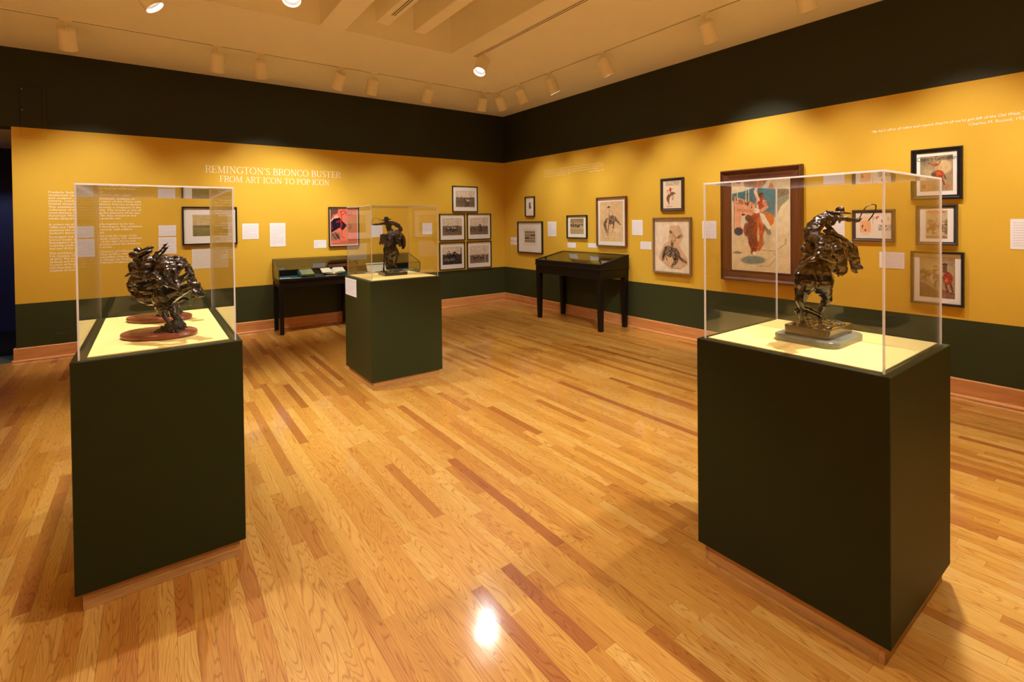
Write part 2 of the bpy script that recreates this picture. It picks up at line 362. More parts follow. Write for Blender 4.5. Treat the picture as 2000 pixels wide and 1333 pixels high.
# ------------------------------------------------------------------ strip floor
mb = MB(); mb.box(XMIN, 0, YMIN, 0.02, -0.06, -0.012)
floor = tag(mb.build('floor', M['subfloor']), kind='structure')
PW = 0.0572; GAP = 0.0006
cam_p = Vector((-5.431, -7.580, 1.5)); fwd = Vector((math.sin(.6268), math.cos(.6268), 0)); rgt = Vector((math.cos(.6268), -math.sin(.6268), 0))
planks = []
nrow = int(9.6 / PW)
for i in range(nrow):
    x0 = -(i + 1) * PW; y = 0.015 - 0.035 * rng.random()
    y = 0.015; first = True
    while y > YMIN:
        ln = rng.choice((0.28, 0.4, 0.55, 0.7, 0.9, 1.15, 1.5)) * rng.uniform(.85, 1.15)
        if first: ln *= rng.random() + .15; first = False
        y1 = max(YMIN, y - ln)
        c = Vector((x0 + PW / 2, (y + y1) / 2, 0)); best = 0
        for t in (0.1, .5, .9):
            q = Vector((c.x, y + (y1 - y) * t, 0)) - cam_p; dep = q.dot(fwd); lat = q.dot(rgt)
            if dep > .5 and abs(lat / dep) < 1.06 and 1.5 / dep < .93:
                best = max(best, PW * abs(y1 - y) / dep ** 3)
        planks.append((best, x0, y, y1, rng.random())); y = y1
planks.sort(key=lambda p: -p[0])
def plank_mesh(items):
    vs = []; fs = []; tn = []
    for _, x0, y, y1, t in items:
        xa, xb, ya, yb = x0 + GAP / 2, x0 + PW - GAP / 2, y1 + GAP / 2, y - GAP / 2; n = len(vs); zt = 0.00012 * math.sin(t * 91)
        vs += [(xa, ya, -.012), (xb, ya, -.012), (xb, yb, -.012), (xa, yb, -.012), (xa, ya, zt), (xb, ya, zt), (xb, yb, zt), (xa, yb, zt)]
        fs += [(n + j, n + (j + 1) % 4, n + 4 + (j + 1) % 4, n + 4 + j) for j in range(4)]
        fs += [(n + 4, n + 5, n + 6, n + 7)]; tn += [t] * 8
    me = bpy.data.meshes.new('plank'); me.from_pydata(vs, [], fs); me.materials.append(M['floor'])
    a = me.attributes.new('tone', 'FLOAT', 'POINT'); a.data.foreach_set('value', tn); me.update(); return me
for p in planks[:300]: link('plank', plank_mesh([p]), floor)
tag(link('distant_planks', plank_mesh(planks[300:]), floor), kind='stuff')

# ------------------------------------------------------------------ pedestals with acrylic covers
PZ = 0.977; KZ = 0.075
def pedestal(x0, x1, y0, y1, label, deck_in=0.04, group='dark painted pedestals', pm='pedestal'):
    cx, cyy = (x0 + x1) / 2, (y0 + y1) / 2; w, d = (x1 - x0) / 2, (y1 - y0) / 2
    t = empty('display_pedestal', (cx, cyy, 0), 0, label, 'pedestal', group)
    b = MB(); b.bbox(-w, w, -d, d, KZ, PZ, .0025); b.build('body', M[pm], t)
    i = .0215; 
    for s in (-1, 1):
        b = MB(); b.bbox(-w + i, w - i, s * (d - i) - (.018 if s > 0 else 0), s * (d - i) + (.018 if s < 0 else 0), 0.0004, KZ, .001); b.build('toe_kick', M['kick'], t)
        b = MB(); b.bbox(s * (w - i) - (.018 if s > 0 else 0), s * (w - i) + (.018 if s < 0 else 0), -d + i + .018, d - i - .018, 0.0004, KZ, .001); b.build('toe_kick', M['kick_y'], t)
    b = MB(); b.bbox(-w + deck_in, w - deck_in, -d + deck_in, d - deck_in, PZ, PZ + .006, .001); b.build('deck', M['deck'], t)
    return t
def cover(x0, x1, y0, y1, z1, label, i=0.0222, group='clear acrylic covers on the pedestals', em='edge'):
    cx, cyy = (x0 + x1) / 2, (y0 + y1) / 2; w, d = (x1 - x0) / 2 - i, (y1 - y0) / 2 - i
    z0 = PZ + .0005; h = z1 - PZ; tk = .006
    t = empty('acrylic_cover', (cx, cyy, z0), 0, label, 'display case', group)
    for s in (-1, 1):
        b = MB(); a = s * w; b.box(min(a, a - s * tk), max(a, a - s * tk), -d + tk, d - tk, 0, h - tk); b.build('side_pane', M['acrylic'], t)
        b = MB(); a = s * d; b.box(-w + tk, w - tk, min(a, a - s * tk), max(a, a - s * tk), 0, h - tk); b.build('face_pane', M['acrylic'], t)
    b = MB(); b.box(-w + tk, w - tk, -d + tk, d - tk, h - tk, h); b.build('top_pane', M['acrylic'], t)
    for sx in (-1, 1):
        for sy in (-1, 1):
            b = MB(); ax, ay = sx * w, sy * d
            b.box(min(ax, ax - sx * tk), max(ax, ax - sx * tk), min(ay, ay - sy * tk), max(ay, ay - sy * tk), 0, h); b.build('corner_seam', M[em], t)
    for s in (-1, 1):
        b = MB(); a = s * w; b.box(min(a, a - s * tk), max(a, a - s * tk), -d + tk, d - tk, h - tk, h); b.build('top_seam', M[em], t)
        b = MB(); a = s * d; b.box(-w + tk, w - tk, min(a, a - s * tk), max(a, a - s * tk), h - tk, h); b.build('top_seam', M[em], t)
    return t
P1 = (-5.690, -5.104, -5.089, -3.991); P2 = (-3.865, -3.158, -3.350, -2.641); P3 = (-3.492, -2.798, -7.018, -6.318)
pedestal(*P1, 'long dark pedestal at the left, under two bronzes on oval bases', .048)
pedestal(*P2, 'dark olive pedestal in the middle with a white text card on its side', .036, pm='pedestal_mid')
pedestal(*P3, 'large dark pedestal at the right under the bronze on a marble slab', .034)
cover(*P1, 1.666, 'clear acrylic box over the two bronzes on oval wooden bases')
cover(*P2, 1.658, 'clear acrylic box over the small distant bronze in the middle of the room', em='edge_far')
cover(*P3, 1.657, 'clear acrylic box over the bronze on a marble slab at the right')

# ------------------------------------------------------------------ things on the walls
def on_wall(name, side, s0, s1, z0, label, cat, group=None):
    """Empty at the foot of a wall-hung thing; local x runs to the viewer's right, y into the wall. s = x (left wall) or -y (right wall)"""
    s = (s0 + s1) / 2
    if side == 'L': return empty(name, (s, 0, z0), 0, label, cat, group)
    return empty(name, (0, -s, z0), -math.pi / 2, label, cat, group)
def text_bars(parent, w, h, lines, m='ink', y=-0.0036, seed=0, margin=.08, head=False, name='printed_text', lh=.34):
    """rows of short printed words, flat on the sheet"""
    r = random.Random(seed); k = MB(); step = h * (1 - 2 * margin) / max(lines, 1)
    for i in range(lines):
        z = h - h * margin - step * (i + .5); x = -w / 2 + w * margin; end = w / 2 - w * margin
        if r.random() < .22: end -= r.uniform(.2, .6) * w
        while x < end - .003:
            l = min(r.uniform(.03, .10) * w, end - x); hh = step * lh * (.5 if not (head and i == 0) else .8)
            k.add([(x, y, z - hh / 2), (x + l, y, z - hh / 2), (x + l, y, z + hh / 2), (x, y, z + hh / 2)], [(0, 1, 2, 3)]); x += l + .012 * w + .0012
    o = k.build(name, M[m], parent, fix=False); tag(o, kind='stuff'); return o
CARDG = 'white text cards on the walls'
def card(side, s0, s1, z0, z1, label, lines=7, m='card'):
    t = on_wall('label_card', side, s0, s1, z0, label, 'label', CARDG)
    w = s1 - s0; h = z1 - z0
    b = MB(); b.bbox(-w / 2, w / 2, -.003, 0, 0, h, .0006); b.build('card', M[m], t)
    text_bars(t, w, h, lines, seed=int(abs(s0) * 1000), lh=.42)
    return t

def moulding(w, h, fw, dep, m, parent, style='box', name='frame', mz=None):
    """four mitred lengths round a w x h opening-to-outside rectangle; profile across the face by style"""
    P = {'box': [(0, 0), (0, -dep), (fw * .75, -dep), (fw, -dep * .8), (fw, 0)],
         'step': [(0, 0), (0, -dep * .8), (fw * .12, -dep), (fw * .38, -dep), (fw * .5, -dep * .72), (fw * .62, -dep * .62), (fw * .80, -dep * .60), (fw * .88, -dep * .70), (fw, -dep * .45), (fw, 0)],
         'wide': [(0, 0), (0, -dep * .75), (fw * .05, -dep), (fw * .13, -dep), (fw * .17, -dep * .7), (fw * .3, -dep * .55), (fw * .82, -dep * .42), (fw * .86, -dep * .52), (fw * .93, -dep * .5), (fw, -dep * .25), (fw, 0)]}[style]
    n = len(P); names = ['rail', 'stile', 'rail', 'stile']
    cor = [(-w / 2, h, 1, -1), (w / 2, h, -1, -1), (w / 2, 0, -1, 1), (-w / 2, 0, 1, 1)]
    for k in range(4):
        a, c = cor[k], cor[(k + 1) % 4]; vs = []
        for q in (a, c):
            for d, y in P: vs.append((q[0] + q[2] * d, y, q[1] + q[3] * d))
        fs = [tuple(range(n))[::-1], tuple(range(n, 2 * n))] + [(i, (i + 1) % n, n + (i + 1) % n, n + i) for i in range(n)]
        b = MB(); b.add(vs, fs); b.build(names[k], (mz if (k % 2 and mz) else m), parent)
def picture(side, s0, s1, z0, z1, label, art, fw=.014, dep=.03, m='black', style='box', matw=None, cat='framed picture', group=None, mz=None, mat_m='mat', name='framed_picture', rail_at=0):
    sc = {'L': lambda s: (s + 5.431) / 7.58, 'R': lambda s: (7.58 - s) / 5.431}[side]
    if side == 'R': s0 += dep * sc(s0)
    else: s1 -= dep * sc(s1)
    t = on_wall(name, side, s0, s1, z0, label, cat, group); w = s1 - s0; h = z1 - z0
    moulding(w, h, fw, dep, M[m], t, style, mz=(M[mz] if mz else None))
    b = MB(); b.box(-w / 2 + fw * .6, w / 2 - fw * .6, -dep * .42, -.002, fw * .6, h - fw * .6); bd = b.build('mat_board' if matw else 'backing', M[mat_m], t)
    if matw is None: matw = (fw, fw, fw, fw)          # left, right, bottom, top measured from the outside
    l, r, bo, to = matw; aw = w - l - r; ah = h - bo - to; y = -dep * .42 - .0009
    art_plane(art, aw, ah, (-w / 2 + l + aw / 2, y, bo), t)
    if style != 'wide':
        b = MB(); gy = -dep * .56; b.add([(-w / 2 + fw * .9, gy, fw * .9), (w / 2 - fw * .9, gy, fw * .9), (w / 2 - fw * .9, gy, h - fw * .9), (-w / 2 + fw * .9, gy, h - fw * .9)], [(0, 1, 2, 3)])
        b.build('glazing', M['glazing'], t, fix=False)
    return t, (-w / 2 + l, bo, aw, ah, y)

# ---- a small painter: pictures are tinted grids of points, flat prints on their sheets
class Canvas:
    def __init__(s, w, h, bg=(1, 1, 1), res=110):
        s.nx = max(12, int(res * min(1, w / h))) if w < h else res
        s.ny = max(12, int(s.nx * h / w)); s.a = w / h
        s.X, s.Y = np.meshgrid(np.linspace(0, 1, s.nx), np.linspace(0, 1, s.ny))
        s.c = np.ones((s.ny, s.nx, 3)) * np.array(bg); s.r = np.random.RandomState(5)
    def put(s, mask, col, al=1.0):
        al = mask * al; s.c = s.c * (1 - al[..., None]) + np.array(col) * al[..., None]
    def ell(s, x, y, rx, ry, col, al=1, rot=0, soft=.12):
        dx = (s.X - x) * s.a; dy = s.Y - y; c, n = math.cos(rot), math.sin(rot)
        u = (dx * c + dy * n) / (rx * s.a); v = (-dx * n + dy * c) / ry
        s.put(np.clip((1 - np.sqrt(u * u + v * v)) / soft, 0, 1), col, al)
    def line(s, pts, wd, col, al=1):
        for (x0, y0), (x1, y1) in zip(pts[:-1], pts[1:]):
            ax, ay, bx, by = x0 * s.a, y0, x1 * s.a, y1; dx, dy = bx - ax, by - ay; L2 = dx * dx + dy * dy + 1e-9
            t = np.clip(((s.X * s.a - ax) * dx + (s.Y - ay) * dy) / L2, 0, 1)
            d = np.hypot(s.X * s.a - ax - t * dx, s.Y - ay - t * dy); s.put(np.clip((wd - d) / (wd * .35 + 1e-4), 0, 1), col, al)
    def poly(s, P, col, al=1):
        ins = np.zeros_like(s.X, bool); n = len(P)
        for i in range(n):
            x0, y0 = P[i]; x1, y1 = P[(i + 1) % n]
            cnd = ((y0 > s.Y) != (y1 > s.Y)); xi = (x1 - x0) * (s.Y - y0) / (y1 - y0 + 1e-12) + x0
            ins ^= cnd & (s.X < xi)
        m = ins.astype(float); m = (m * 2 + np.roll(m, 1, 0) + np.roll(m, -1, 0) + np.roll(m, 1, 1) + np.roll(m, -1, 1)) / 6
        m[[0, -1], :] = ins[[0, -1], :]; m[:, [0, -1]] = ins[:, [0, -1]]
        s.put(m, col, al)
    def grain(s, amt, f=9, stretch=1.0):
        g = s.r.rand(f + 2, int(f * stretch) + 2); gx = s.X * (g.shape[1] - 2); gy = s.Y * (g.shape[0] - 2)
        ix, iy = gx.astype(int), gy.astype(int); fx, fy = gx - ix, gy - iy
        v = (g[iy, ix] * (1 - fx) + g[iy, ix + 1] * fx) * (1 - fy) + (g[iy + 1, ix] * (1 - fx) + g[iy + 1, ix + 1] * fx) * fy
        s.c *= (1 + (v - .5) * amt)[..., None]
    def strokes(s, amt, f=70, thr=.45, seed=2):
        """broken brush or pen texture, strongest in the dark parts"""
        g = np.random.RandomState(seed).rand(s.ny, s.nx); g = (g + np.roll(g, 1, 0) + np.roll(g, 1, 1) + np.roll(np.roll(g, 1, 0), -1, 1)) / 4
        lum = s.c.mean(2); wgt = np.clip((thr - lum) / thr * 2.5, .12, 1); s.c = np.clip(s.c + ((g - .5) * amt * wgt)[..., None] * np.array((1.1, 1, .85)), 0, 1)
    def horse(s, x, y, k, rot=0.0, flip=1, col=(.2, .12, .08), rider=((.3, .1, .08), (.75, .7, .6), (.25, .18, .12)), kick=0.3, al=1):
        """a plain bucking horse and rider, drawn with strokes"""
        c, n = math.cos(rot), math.sin(rot)
        def T(px, py): return (x + flip * (px * c - py * n) * k / s.a, y + (px * n + py * c) * k)
        def Ln(P, wd, cl): s.line([T(*p) for p in P], wd * k, cl, al)
        Ln([(-.30, 0), (-.1, -.03), (.12, -.02), (.3, -.04)], .15, col)
        Ln([(.30, -.06), (.48, -.16), (.6, -.04)], .085, col); Ln([(.6, -.06), (.68, .1)], .055, col); Ln([(.30, -.2), (.5, -.28), (.62, -.14)], .03, [a * .5 for a in col])
        Ln([(-.32, .03), (-.42, .22), (-.36, .40), (-.44 - kick, .55)], .05, col); Ln([(-.26, .05), (-.26, .24), (-.16, .40), (-.24 - kick, .58)], .05, [a * .75 for a in col])
        Ln([(.28, .05), (.36, .24), (.24, .36)], .045, col); Ln([(.22, .06), (.42, .18), (.46, .36)], .042, [a * .75 for a in col])
        Ln([(-.42, -.04), (-.58, .02), (-.66, .2)], .035, [a * .6 for a in col])
        Ln([(.0, -.12), (.06, .1), (.02, .26)], .07, rider[1]); Ln([(-.02, -.14), (-.04, -.36)], .085, rider[0])
        Ln([(-.04, -.38), (-.24, -.46), (-.3, -.62)], .04, rider[0]); Ln([(-.02, -.34), (.18, -.26), (.3, -.2)], .035, rider[0])
        Ln([(-.03, -.5), (-.03, -.53)], .06, (.45, .28, .18)); Ln([(-.14, -.59), (.09, -.56)], .024, rider[2]); Ln([(-.04, -.61), (-.02, -.61)], .05, rider[2])
    def mesh(s, w, h, name='artwork'):
        nx, ny = s.nx, s.ny; me = bpy.data.meshes.new(name)
        co = np.zeros((ny * nx, 3)); co[:, 0] = (s.X.ravel() - .5) * w; co[:, 2] = (1 - s.Y.ravel()) * h
        i = np.arange(ny * nx).reshape(ny, nx); q = np.stack([i[1:, :-1], i[1:, 1:], i[:-1, 1:], i[:-1, :-1]], -1).reshape(-1, 4)
        me.from_pydata(co.tolist(), [], q.tolist())
        a = me.attributes.new('tint', 'FLOAT_COLOR', 'POINT')
        a.data.foreach_set('color', np.concatenate([np.clip(s.c, 0, 1).reshape(-1, 3), np.ones((ny * nx, 1))], 1).ravel().astype(np.float32))
        me.materials.append(M['print']); me.update(); return me
def lin(r, g, b): return tuple(srgb(r, g, b)[:3])
def art_plane(art, w, h, loc, parent):
    cv = Canvas(w, h, *( [art[1]] if len(art) > 1 else [] ), **(dict(res=art[2]) if len(art) > 2 else {})); art[0](cv)
    o = link('artwork', cv.mesh(w, h), parent); o.location = loc; return o

# ---- flat lettering
_txt = {}
def flat_text(parent, body, size, loc, m, align='CENTER', shear=0.0, sx=1.0, name='lettering', line=1.0, bold=0.0, rz=0.0):
    cu = bpy.data.curves.new('lettering', 'FONT'); cu.body = body; cu.size = size; cu.align_x = align; cu.shear = shear
    cu.space_line = line; cu.resolution_u = 2; cu.offset = bold
    o = bpy.data.objects.new('t', cu); COL.objects.link(o)
    dg = bpy.context.evaluated_depsgraph_get(); me = bpy.data.meshes.new_from_object(o.evaluated_get(dg))
    bpy.data.objects.remove(o); me.materials.clear(); me.materials.append(M[m])
    for v in me.vertices: v.co = Vector((v.co.x * sx, -v.co.z, v.co.y))
    me.update(); o = link(name, me, parent); o.location = loc; o.rotation_euler = (0, rz, 0); return o

# serif capitals for the exhibition title: strokes with (x, y, half-thickness)
TH, TN = .050, .021
def _arc(cx, cy, rx, ry, a0, a1, n=14, t0=TN, t1=TH):
    out = []
    for i in range(n + 1):
        a = R(a0 + (a1 - a0) * i / n); out.append((cx + rx * math.cos(a), cy + ry * math.sin(a), t0 + (t1 - t0) * abs(math.cos(a))))
    return out
def _v(x, y0=0, y1=1, t=TH): return [(x, y0, t), (x, y1, t)]
def _s(x, y, w=.13): return [(x - w, y, .018), (x + w, y, .018)]
GL = {
 'R': (.66, [_v(.16), _s(.16, .018), _s(.13, .982), [(.16, .97, TN), (.34, .97, TN)] , _arc(.34, .745, .22, .225, 90, -90), [(.16, .52, TN), (.34, .52, TN)], [(.34, .52, TN), (.60, .03, TH * .9)], _s(.62, .018, .08)]),
 'E': (.60, [_v(.16), _s(.14, .018), _s(.14, .982), [(.16, .97, TN), (.52, .97, TN)], [(.16, .52, TN), (.44, .52, TN)], [(.16, .03, TN), (.54, .03, TN)], [(.52, .85, .018), (.52, .98, .024)], [(.55, .15, .018), (.54, .02, .024)], [(.44, .44, .018), (.44, .60, .018)]]),
 'M': (.92, [_v(.17, 0, 1, TN), _s(.17, .018, .10), _s(.12, .982, .08), [(.17, .97, TH), (.46, .06, TH * .8)], [(.46, .04, TN), (.75, .97, TN)], _v(.76), _s(.76, .018), _s(.79, .982, .09)]),
 'I': (.34, [_v(.17), _s(.17, .018), _s(.17, .982)]),
 'N': (.80, [_v(.17, 0, 1, TN), _s(.17, .018, .11), _s(.12, .982, .08), [(.15, .97, TH), (.64, .03, TH)], _v(.64, .0, 1, TN), _s(.64, .982, .11)]),
 'G': (.76, [_arc(.40, .5, .33, .49, 48, 318, 22), _v(.64, .05, .42), _s(.62, .42, .11), [(.63, .74, .016), (.63, .93, .03)]]),
 'T': (.68, [_v(.34), _s(.34, .018), [(.05, .97, TN), (.63, .97, TN)], [(.05, .84, .016), (.05, .98, .024)], [(.63, .84, .016), (.63, .98, .024)]]),
 'O': (.80, [_arc(.40, .5, .33, .49, 0, 360, 28)]),
 'S': (.54, [_arc(.27, .745, .19, .235, 40, 200, 12, TN, .045), [(.09, .66, .05), (.44, .34, .055)], _arc(.27, .255, .20, .235, 22, -145, 12, TN, .045), [(.43, .80, .015), (.43, .96, .026)], [(.09, .04, .026), (.09, .22, .015)]]),
 'B': (.64, [_v(.16), _s(.12, .018, .09), _s(.12, .982, .09), [(.14, .97, TN), (.32, .97, TN)], _arc(.31, .755, .20, .215, 90, -90), [(.16, .535, TN), (.34, .535, TN)], _arc(.32, .28, .25, .255, 90, -90), [(.14, .03, TN), (.33, .03, TN)]]),
 'C': (.70, [_arc(.40, .5, .33, .49, 48, 312, 22), [(.62, .74, .016), (.62, .93, .03)], [(.63, .08, .016), (.62, .22, .024)]]),
 'U': (.78, [[(.18, 1, TH), (.18, .34, TH)], _arc(.39, .33, .21, .31, 180, 360, 14), [(.60, .33, TN), (.60, 1, TN)], _s(.18, .982), _s(.60, .982, .11)]),
 'F': (.56, [_v(.16), _s(.17, .018), _s(.13, .982, .1), [(.16, .97, TN), (.50, .97, TN)], [(.16, .52, TN), (.42, .52, TN)], [(.50, .84, .018), (.50, .98, .024)], [(.42, .44, .018), (.42, .60, .018)]]),
 'A': (.74, [[(.12, .0, TN), (.37, .99, TN)], [(.35, .99, TH), (.62, .0, TH)], [(.21, .34, TN), (.53, .34, TN)], _s(.11, .018, .1), _s(.62, .018)]),
 'P': (.60, [_v(.16), _s(.17, .018), _s(.12, .982, .09), [(.14, .97, TN), (.32, .97, TN)], _arc(.31, .735, .23, .235, 90, -90), [(.16, .50, TN), (.33, .50, TN)]]),
 "'": (.22, [[(.11, 1.0, .05), (.09, .72, .02)]]), ' ': (.30, [])}
def serif_line(parent, s, x0, x1, z0, h, m):
    """serif capitals fitted between x0 and x1, one mesh per letter"""
    tot = sum(GL[c][0] for c in s); k = (x1 - x0) / tot; x = x0
    for c in s:
        wd, strokes = GL[c]; b = MB(); e = 0
        for st in strokes:
            for (ax, ay, at), (bx, by, bt) in zip(st[:-1], st[1:]):
                A = Vector((ax * k, ay * h)); B = Vector((bx * k, by * h)); d = (B - A); L = d.length
                if L < 1e-7: continue
                n = Vector((-d.y, d.x)) / L; a2, b2 = at * h, bt * h; e += 1; y = -.0006 - e * 2e-5
                b.add([(A.x + n.x * a2, y, A.y + n.y * a2), (A.x - n.x * a2, y, A.y - n.y * a2), (B.x - n.x * b2, y, B.y - n.y * b2), (B.x + n.x * b2, y, B.y + n.y * b2)], [(0, 1, 2, 3)])
        if strokes:
            o = b.build('letter', M[m], parent, fix=False); o.location = (x, 0, z0)
        x += wd * k

# ------------------------------------------------------------------ pictures: flat prints
SEP = lin(176, 158, 132); DRK = lin(48, 38, 32)
def photo_art(hz, fig, dark=False, pale=(206, 192, 172)):
    def f(c):
        sky, gr = lin(*pale), lin(112, 96, 80) if not dark else lin(66, 56, 50)
        c.put(np.ones_like(c.X), sky); c.put(np.clip((c.Y - hz) / .03, 0, 1), gr); c.put(np.clip((c.Y - .82) / .2, 0, 1) * .5, lin(150, 132, 112) if not dark else lin(30, 24, 22))
        r = random.Random(int(hz * 1000))
        for i in range(16): c.ell(r.random(), hz + r.uniform(-.01, .05), .03, .035, lin(84, 72, 60), .55)
        fig(c); c.grain(.35, 16); c.strokes(.2, thr=.8)
    return f
def fig_top(c): c.horse(.55, .68, .42, -.75, -1, lin(80, 68, 58), (lin(210, 200, 185), lin(60, 50, 44), DRK), .0); c.ell(.62, .92, .2, .03, DRK, .6)
def fig_tl(c):
    for x, k in ((.28, .24), (.50, .30), (.62, .30)): c.horse(x, .66, k, .2, 1, lin(60, 50, 44), (lin(205, 195, 180), lin(70, 60, 54), DRK), .1)
def fig_tr(c): c.horse(.58, .60, .34, -1.1, -1, DRK, (lin(90, 80, 70), DRK, DRK), .0); c.horse(.12, .66, .22, 0, 1, DRK); c.ell(.85, .62, .1, .07, lin(80, 70, 60), .8)
def fig_bl(c): c.ell(.35, .72, .34, .12, lin(200, 190, 176), .55, soft=.9); c.horse(.46, .55, .55, -.5, 1, lin(30, 24, 20), (lin(40, 32, 28), lin(30, 24, 20), DRK), .1); c.line([(.97, .1), (.95, .5)], .03, DRK)
def fig_br(c):
    for x, k in ((.3, .26), (.62, .22)): c.horse(x, .68, k, .05, 1, lin(54, 46, 40), (lin(190, 180, 165), DRK, DRK), .1)
    c.line([(.82, .5), (.82, .98)], .02, lin(190, 180, 165))
def art_landscape(c):
    c.put(np.ones_like(c.X), lin(196, 172, 120)); c.put(np.clip((c.Y - .50) / .08, 0, 1), lin(134, 122, 70)); c.put(np.clip((c.Y - .75) / .3, 0, 1) * .6, lin(112, 104, 56))
    for x, h in ((.1, .05), (.3, .07), (.5, .06), (.72, .08), (.9, .05)): c.ell(x, .54, .16, h, lin(104, 98, 74), .8)
    c.horse(.66, .72, .24, .1, -1, lin(150, 70, 34), (lin(190, 160, 130), lin(70, 50, 40), DRK)); c.grain(.3, 14)
def art_poster(c):
    pink, red, navy = lin(224, 118, 92), lin(178, 26, 28), lin(26, 20, 40)
    c.put(np.ones_like(c.X), pink)
    c.poly([(0, 0), (.3, 0), (.26, .12), (.1, .16), (0, .3)], lin(104, 70, 60)); c.poly([(.04, .3), (.2, .16), (.3, .22), (.2, .34), (.02, .4)], lin(232, 190, 160), .8)
    c.poly([(.0, .38), (.12, .27), (.34, .24), (.42, .33), (.62, .46), (.44, .60), (.34, .52), (.24, .56), (.02, .66)], navy)
    c.line([(.22, .37), (.36, .33), (.42, .44), (.38, .52)], .022, red); c.line([(.36, .33), (.4, .6), (.42, .78), (.52, .82)], .008, lin(150, 50, 50))
    c.line([(.38, .06), (.42, .30)], .012, red); c.line([(.36, .1), (.5, .04), (.58, .1), (.42, .17)], .012, red); c.ell(.62, .13, .05, .06, red); c.ell(.62, .13, .033, .042, pink)
    c.line([(.7, .08), (.68, .18), (.78, .16), (.8, .06)], .01, red); c.line([(.02, .28), (.2, .14), (.28, .1)], .012, red, .8); c.line([(.04, .4), (.06, .56)], .01, red)
    c.ell(.78, .42, .22, .24, lin(196, 140, 100), .8, .4, .6); c.ell(.72, .50, .1, .12, lin(150, 90, 66), .7, 0, .7)
    c.poly([(.0, .72), (.14, .64), (.34, .66), (.36, .84), (.0, .86)], lin(150, 110, 84)); c.poly([(.14, .64), (.3, .74), (.34, .86), (.24, .8)], navy, .9); c.line([(.05, .68), (.2, .84)], .02, DRK, .7)
    c.line([(.0, .875), (1, .875)], .003, DRK, .7); c.line([(.34, .915), (.62, .915)], .008, DRK, .7); c.line([(.08, .955), (.92, .955)], .008, DRK, .75)
def art_small(c):
    c.put(np.ones_like(c.X), lin(150, 136, 120)); c.ell(.3, .45, .22, .4, DRK, .9); c.ell(.7, .65, .25, .2, DRK, .9); c.ell(.65, .4, .2, .2, lin(220, 205, 185)); c.grain(.5, 8)
def art_grid(c):
    c.put(np.ones_like(c.X), lin(196, 180, 150))
    r = random.Random(3)
    for j in range(4):
        for i in range(5):
            x, y = .1 + i * .2, .125 + j * .25
            dk = (j, i) in ((1, 3), (1, 4), (2, 0), (2, 1))
            c.poly([(x - .085, y - .095), (x + .085, y - .095), (x + .085, y + .085), (x - .085, y + .085)], lin(72, 60, 48) if dk else lin(150, 134, 108)); c.ell(x + r.uniform(-.02, .02), y + .01, .045, .035, DRK)
            c.line([(x - .09, y + .1), (x + .09, y + .1)], .012, DRK)
def art_sheet(inner):
    def f(c): c.put(np.ones_like(c.X), lin(214, 200, 172))
    return f
def art_herd(c):
    c.put(np.ones_like(c.X), lin(150, 128, 92)); c.put(np.clip((c.Y - .28) / .02, 0, 1), lin(186, 164, 122)); c.put(np.clip((c.Y - .62) / .1, 0, 1), lin(176, 150, 106))
    r = random.Random(9)
    for i in range(26):
        x = r.random(); y = .34 + .1 * x * .3 + r.uniform(0, .16); c.ell(x, y, .05, .035, lin(52, 40, 30), .95); c.line([(x - .02, y), (x - .02, y + .1)], .008, DRK); c.line([(x + .025, y), (x + .025, y + .1)], .008, DRK)
    c.line([(0, .1), (1, .3)], .012, lin(210, 190, 150), .8); c.grain(.3, 12)
def art_sketch(c):
    tan = lin(216, 184, 136); ink = lin(70, 48, 34); c.put(np.ones_like(c.X), tan)
    c.ell(.75, .72, .2, .06, lin(236, 212, 172), .7, 0, .9)
    c.poly([(.18, .5), (.28, .42), (.42, .40), (.55, .34), (.7, .38), (.82, .50), (.9, .57), (.78, .55), (.68, .48), (.62, .62), (.56, .56), (.44, .58), (.34, .52), (.27, .55), (.34, .75), (.3, .82), (.2, .68), (.15, .58)], ink, .72)
    c.line([(.82, .50), (.88, .58), (.93, .57)], .010, ink); c.line([(.6, .5), (.6, .67), (.57, .64)], .018, ink, .8); c.line([(.38, .5), (.38, .66), (.34, .86)], .014, ink, .8); c.line([(.58, .66), (.55, .76)], .01, lin(150, 116, 84))
    c.ell(.36, .49, .06, .07, tan, .6); c.line([(.42, .3), (.44, .46), (.42, .56)], .03, lin(110, 82, 60), .8); c.line([(.42, .18), (.43, .32)], .03, lin(196, 168, 130)); c.line([(.5, .24), (.58, .3), (.55, .36)], .008, ink, .7)
    c.line([(.32, .155), (.46, .14)], .010, ink); c.ell(.39, .135, .045, .022, ink); c.line([(.2, .93), (.42, .93)], .006, ink, .8); c.line([(.30, .44), (.20, .60), (.24, .72)], .012, lin(40, 28, 20), .9); c.line([(.52, .36), (.48, .50), (.56, .56)], .012, lin(48, 34, 26), .9); c.line([(.40, .42), (.52, .44), (.66, .40)], .008, lin(180, 146, 104), .7); c.grain(.2, 18); c.strokes(.6)
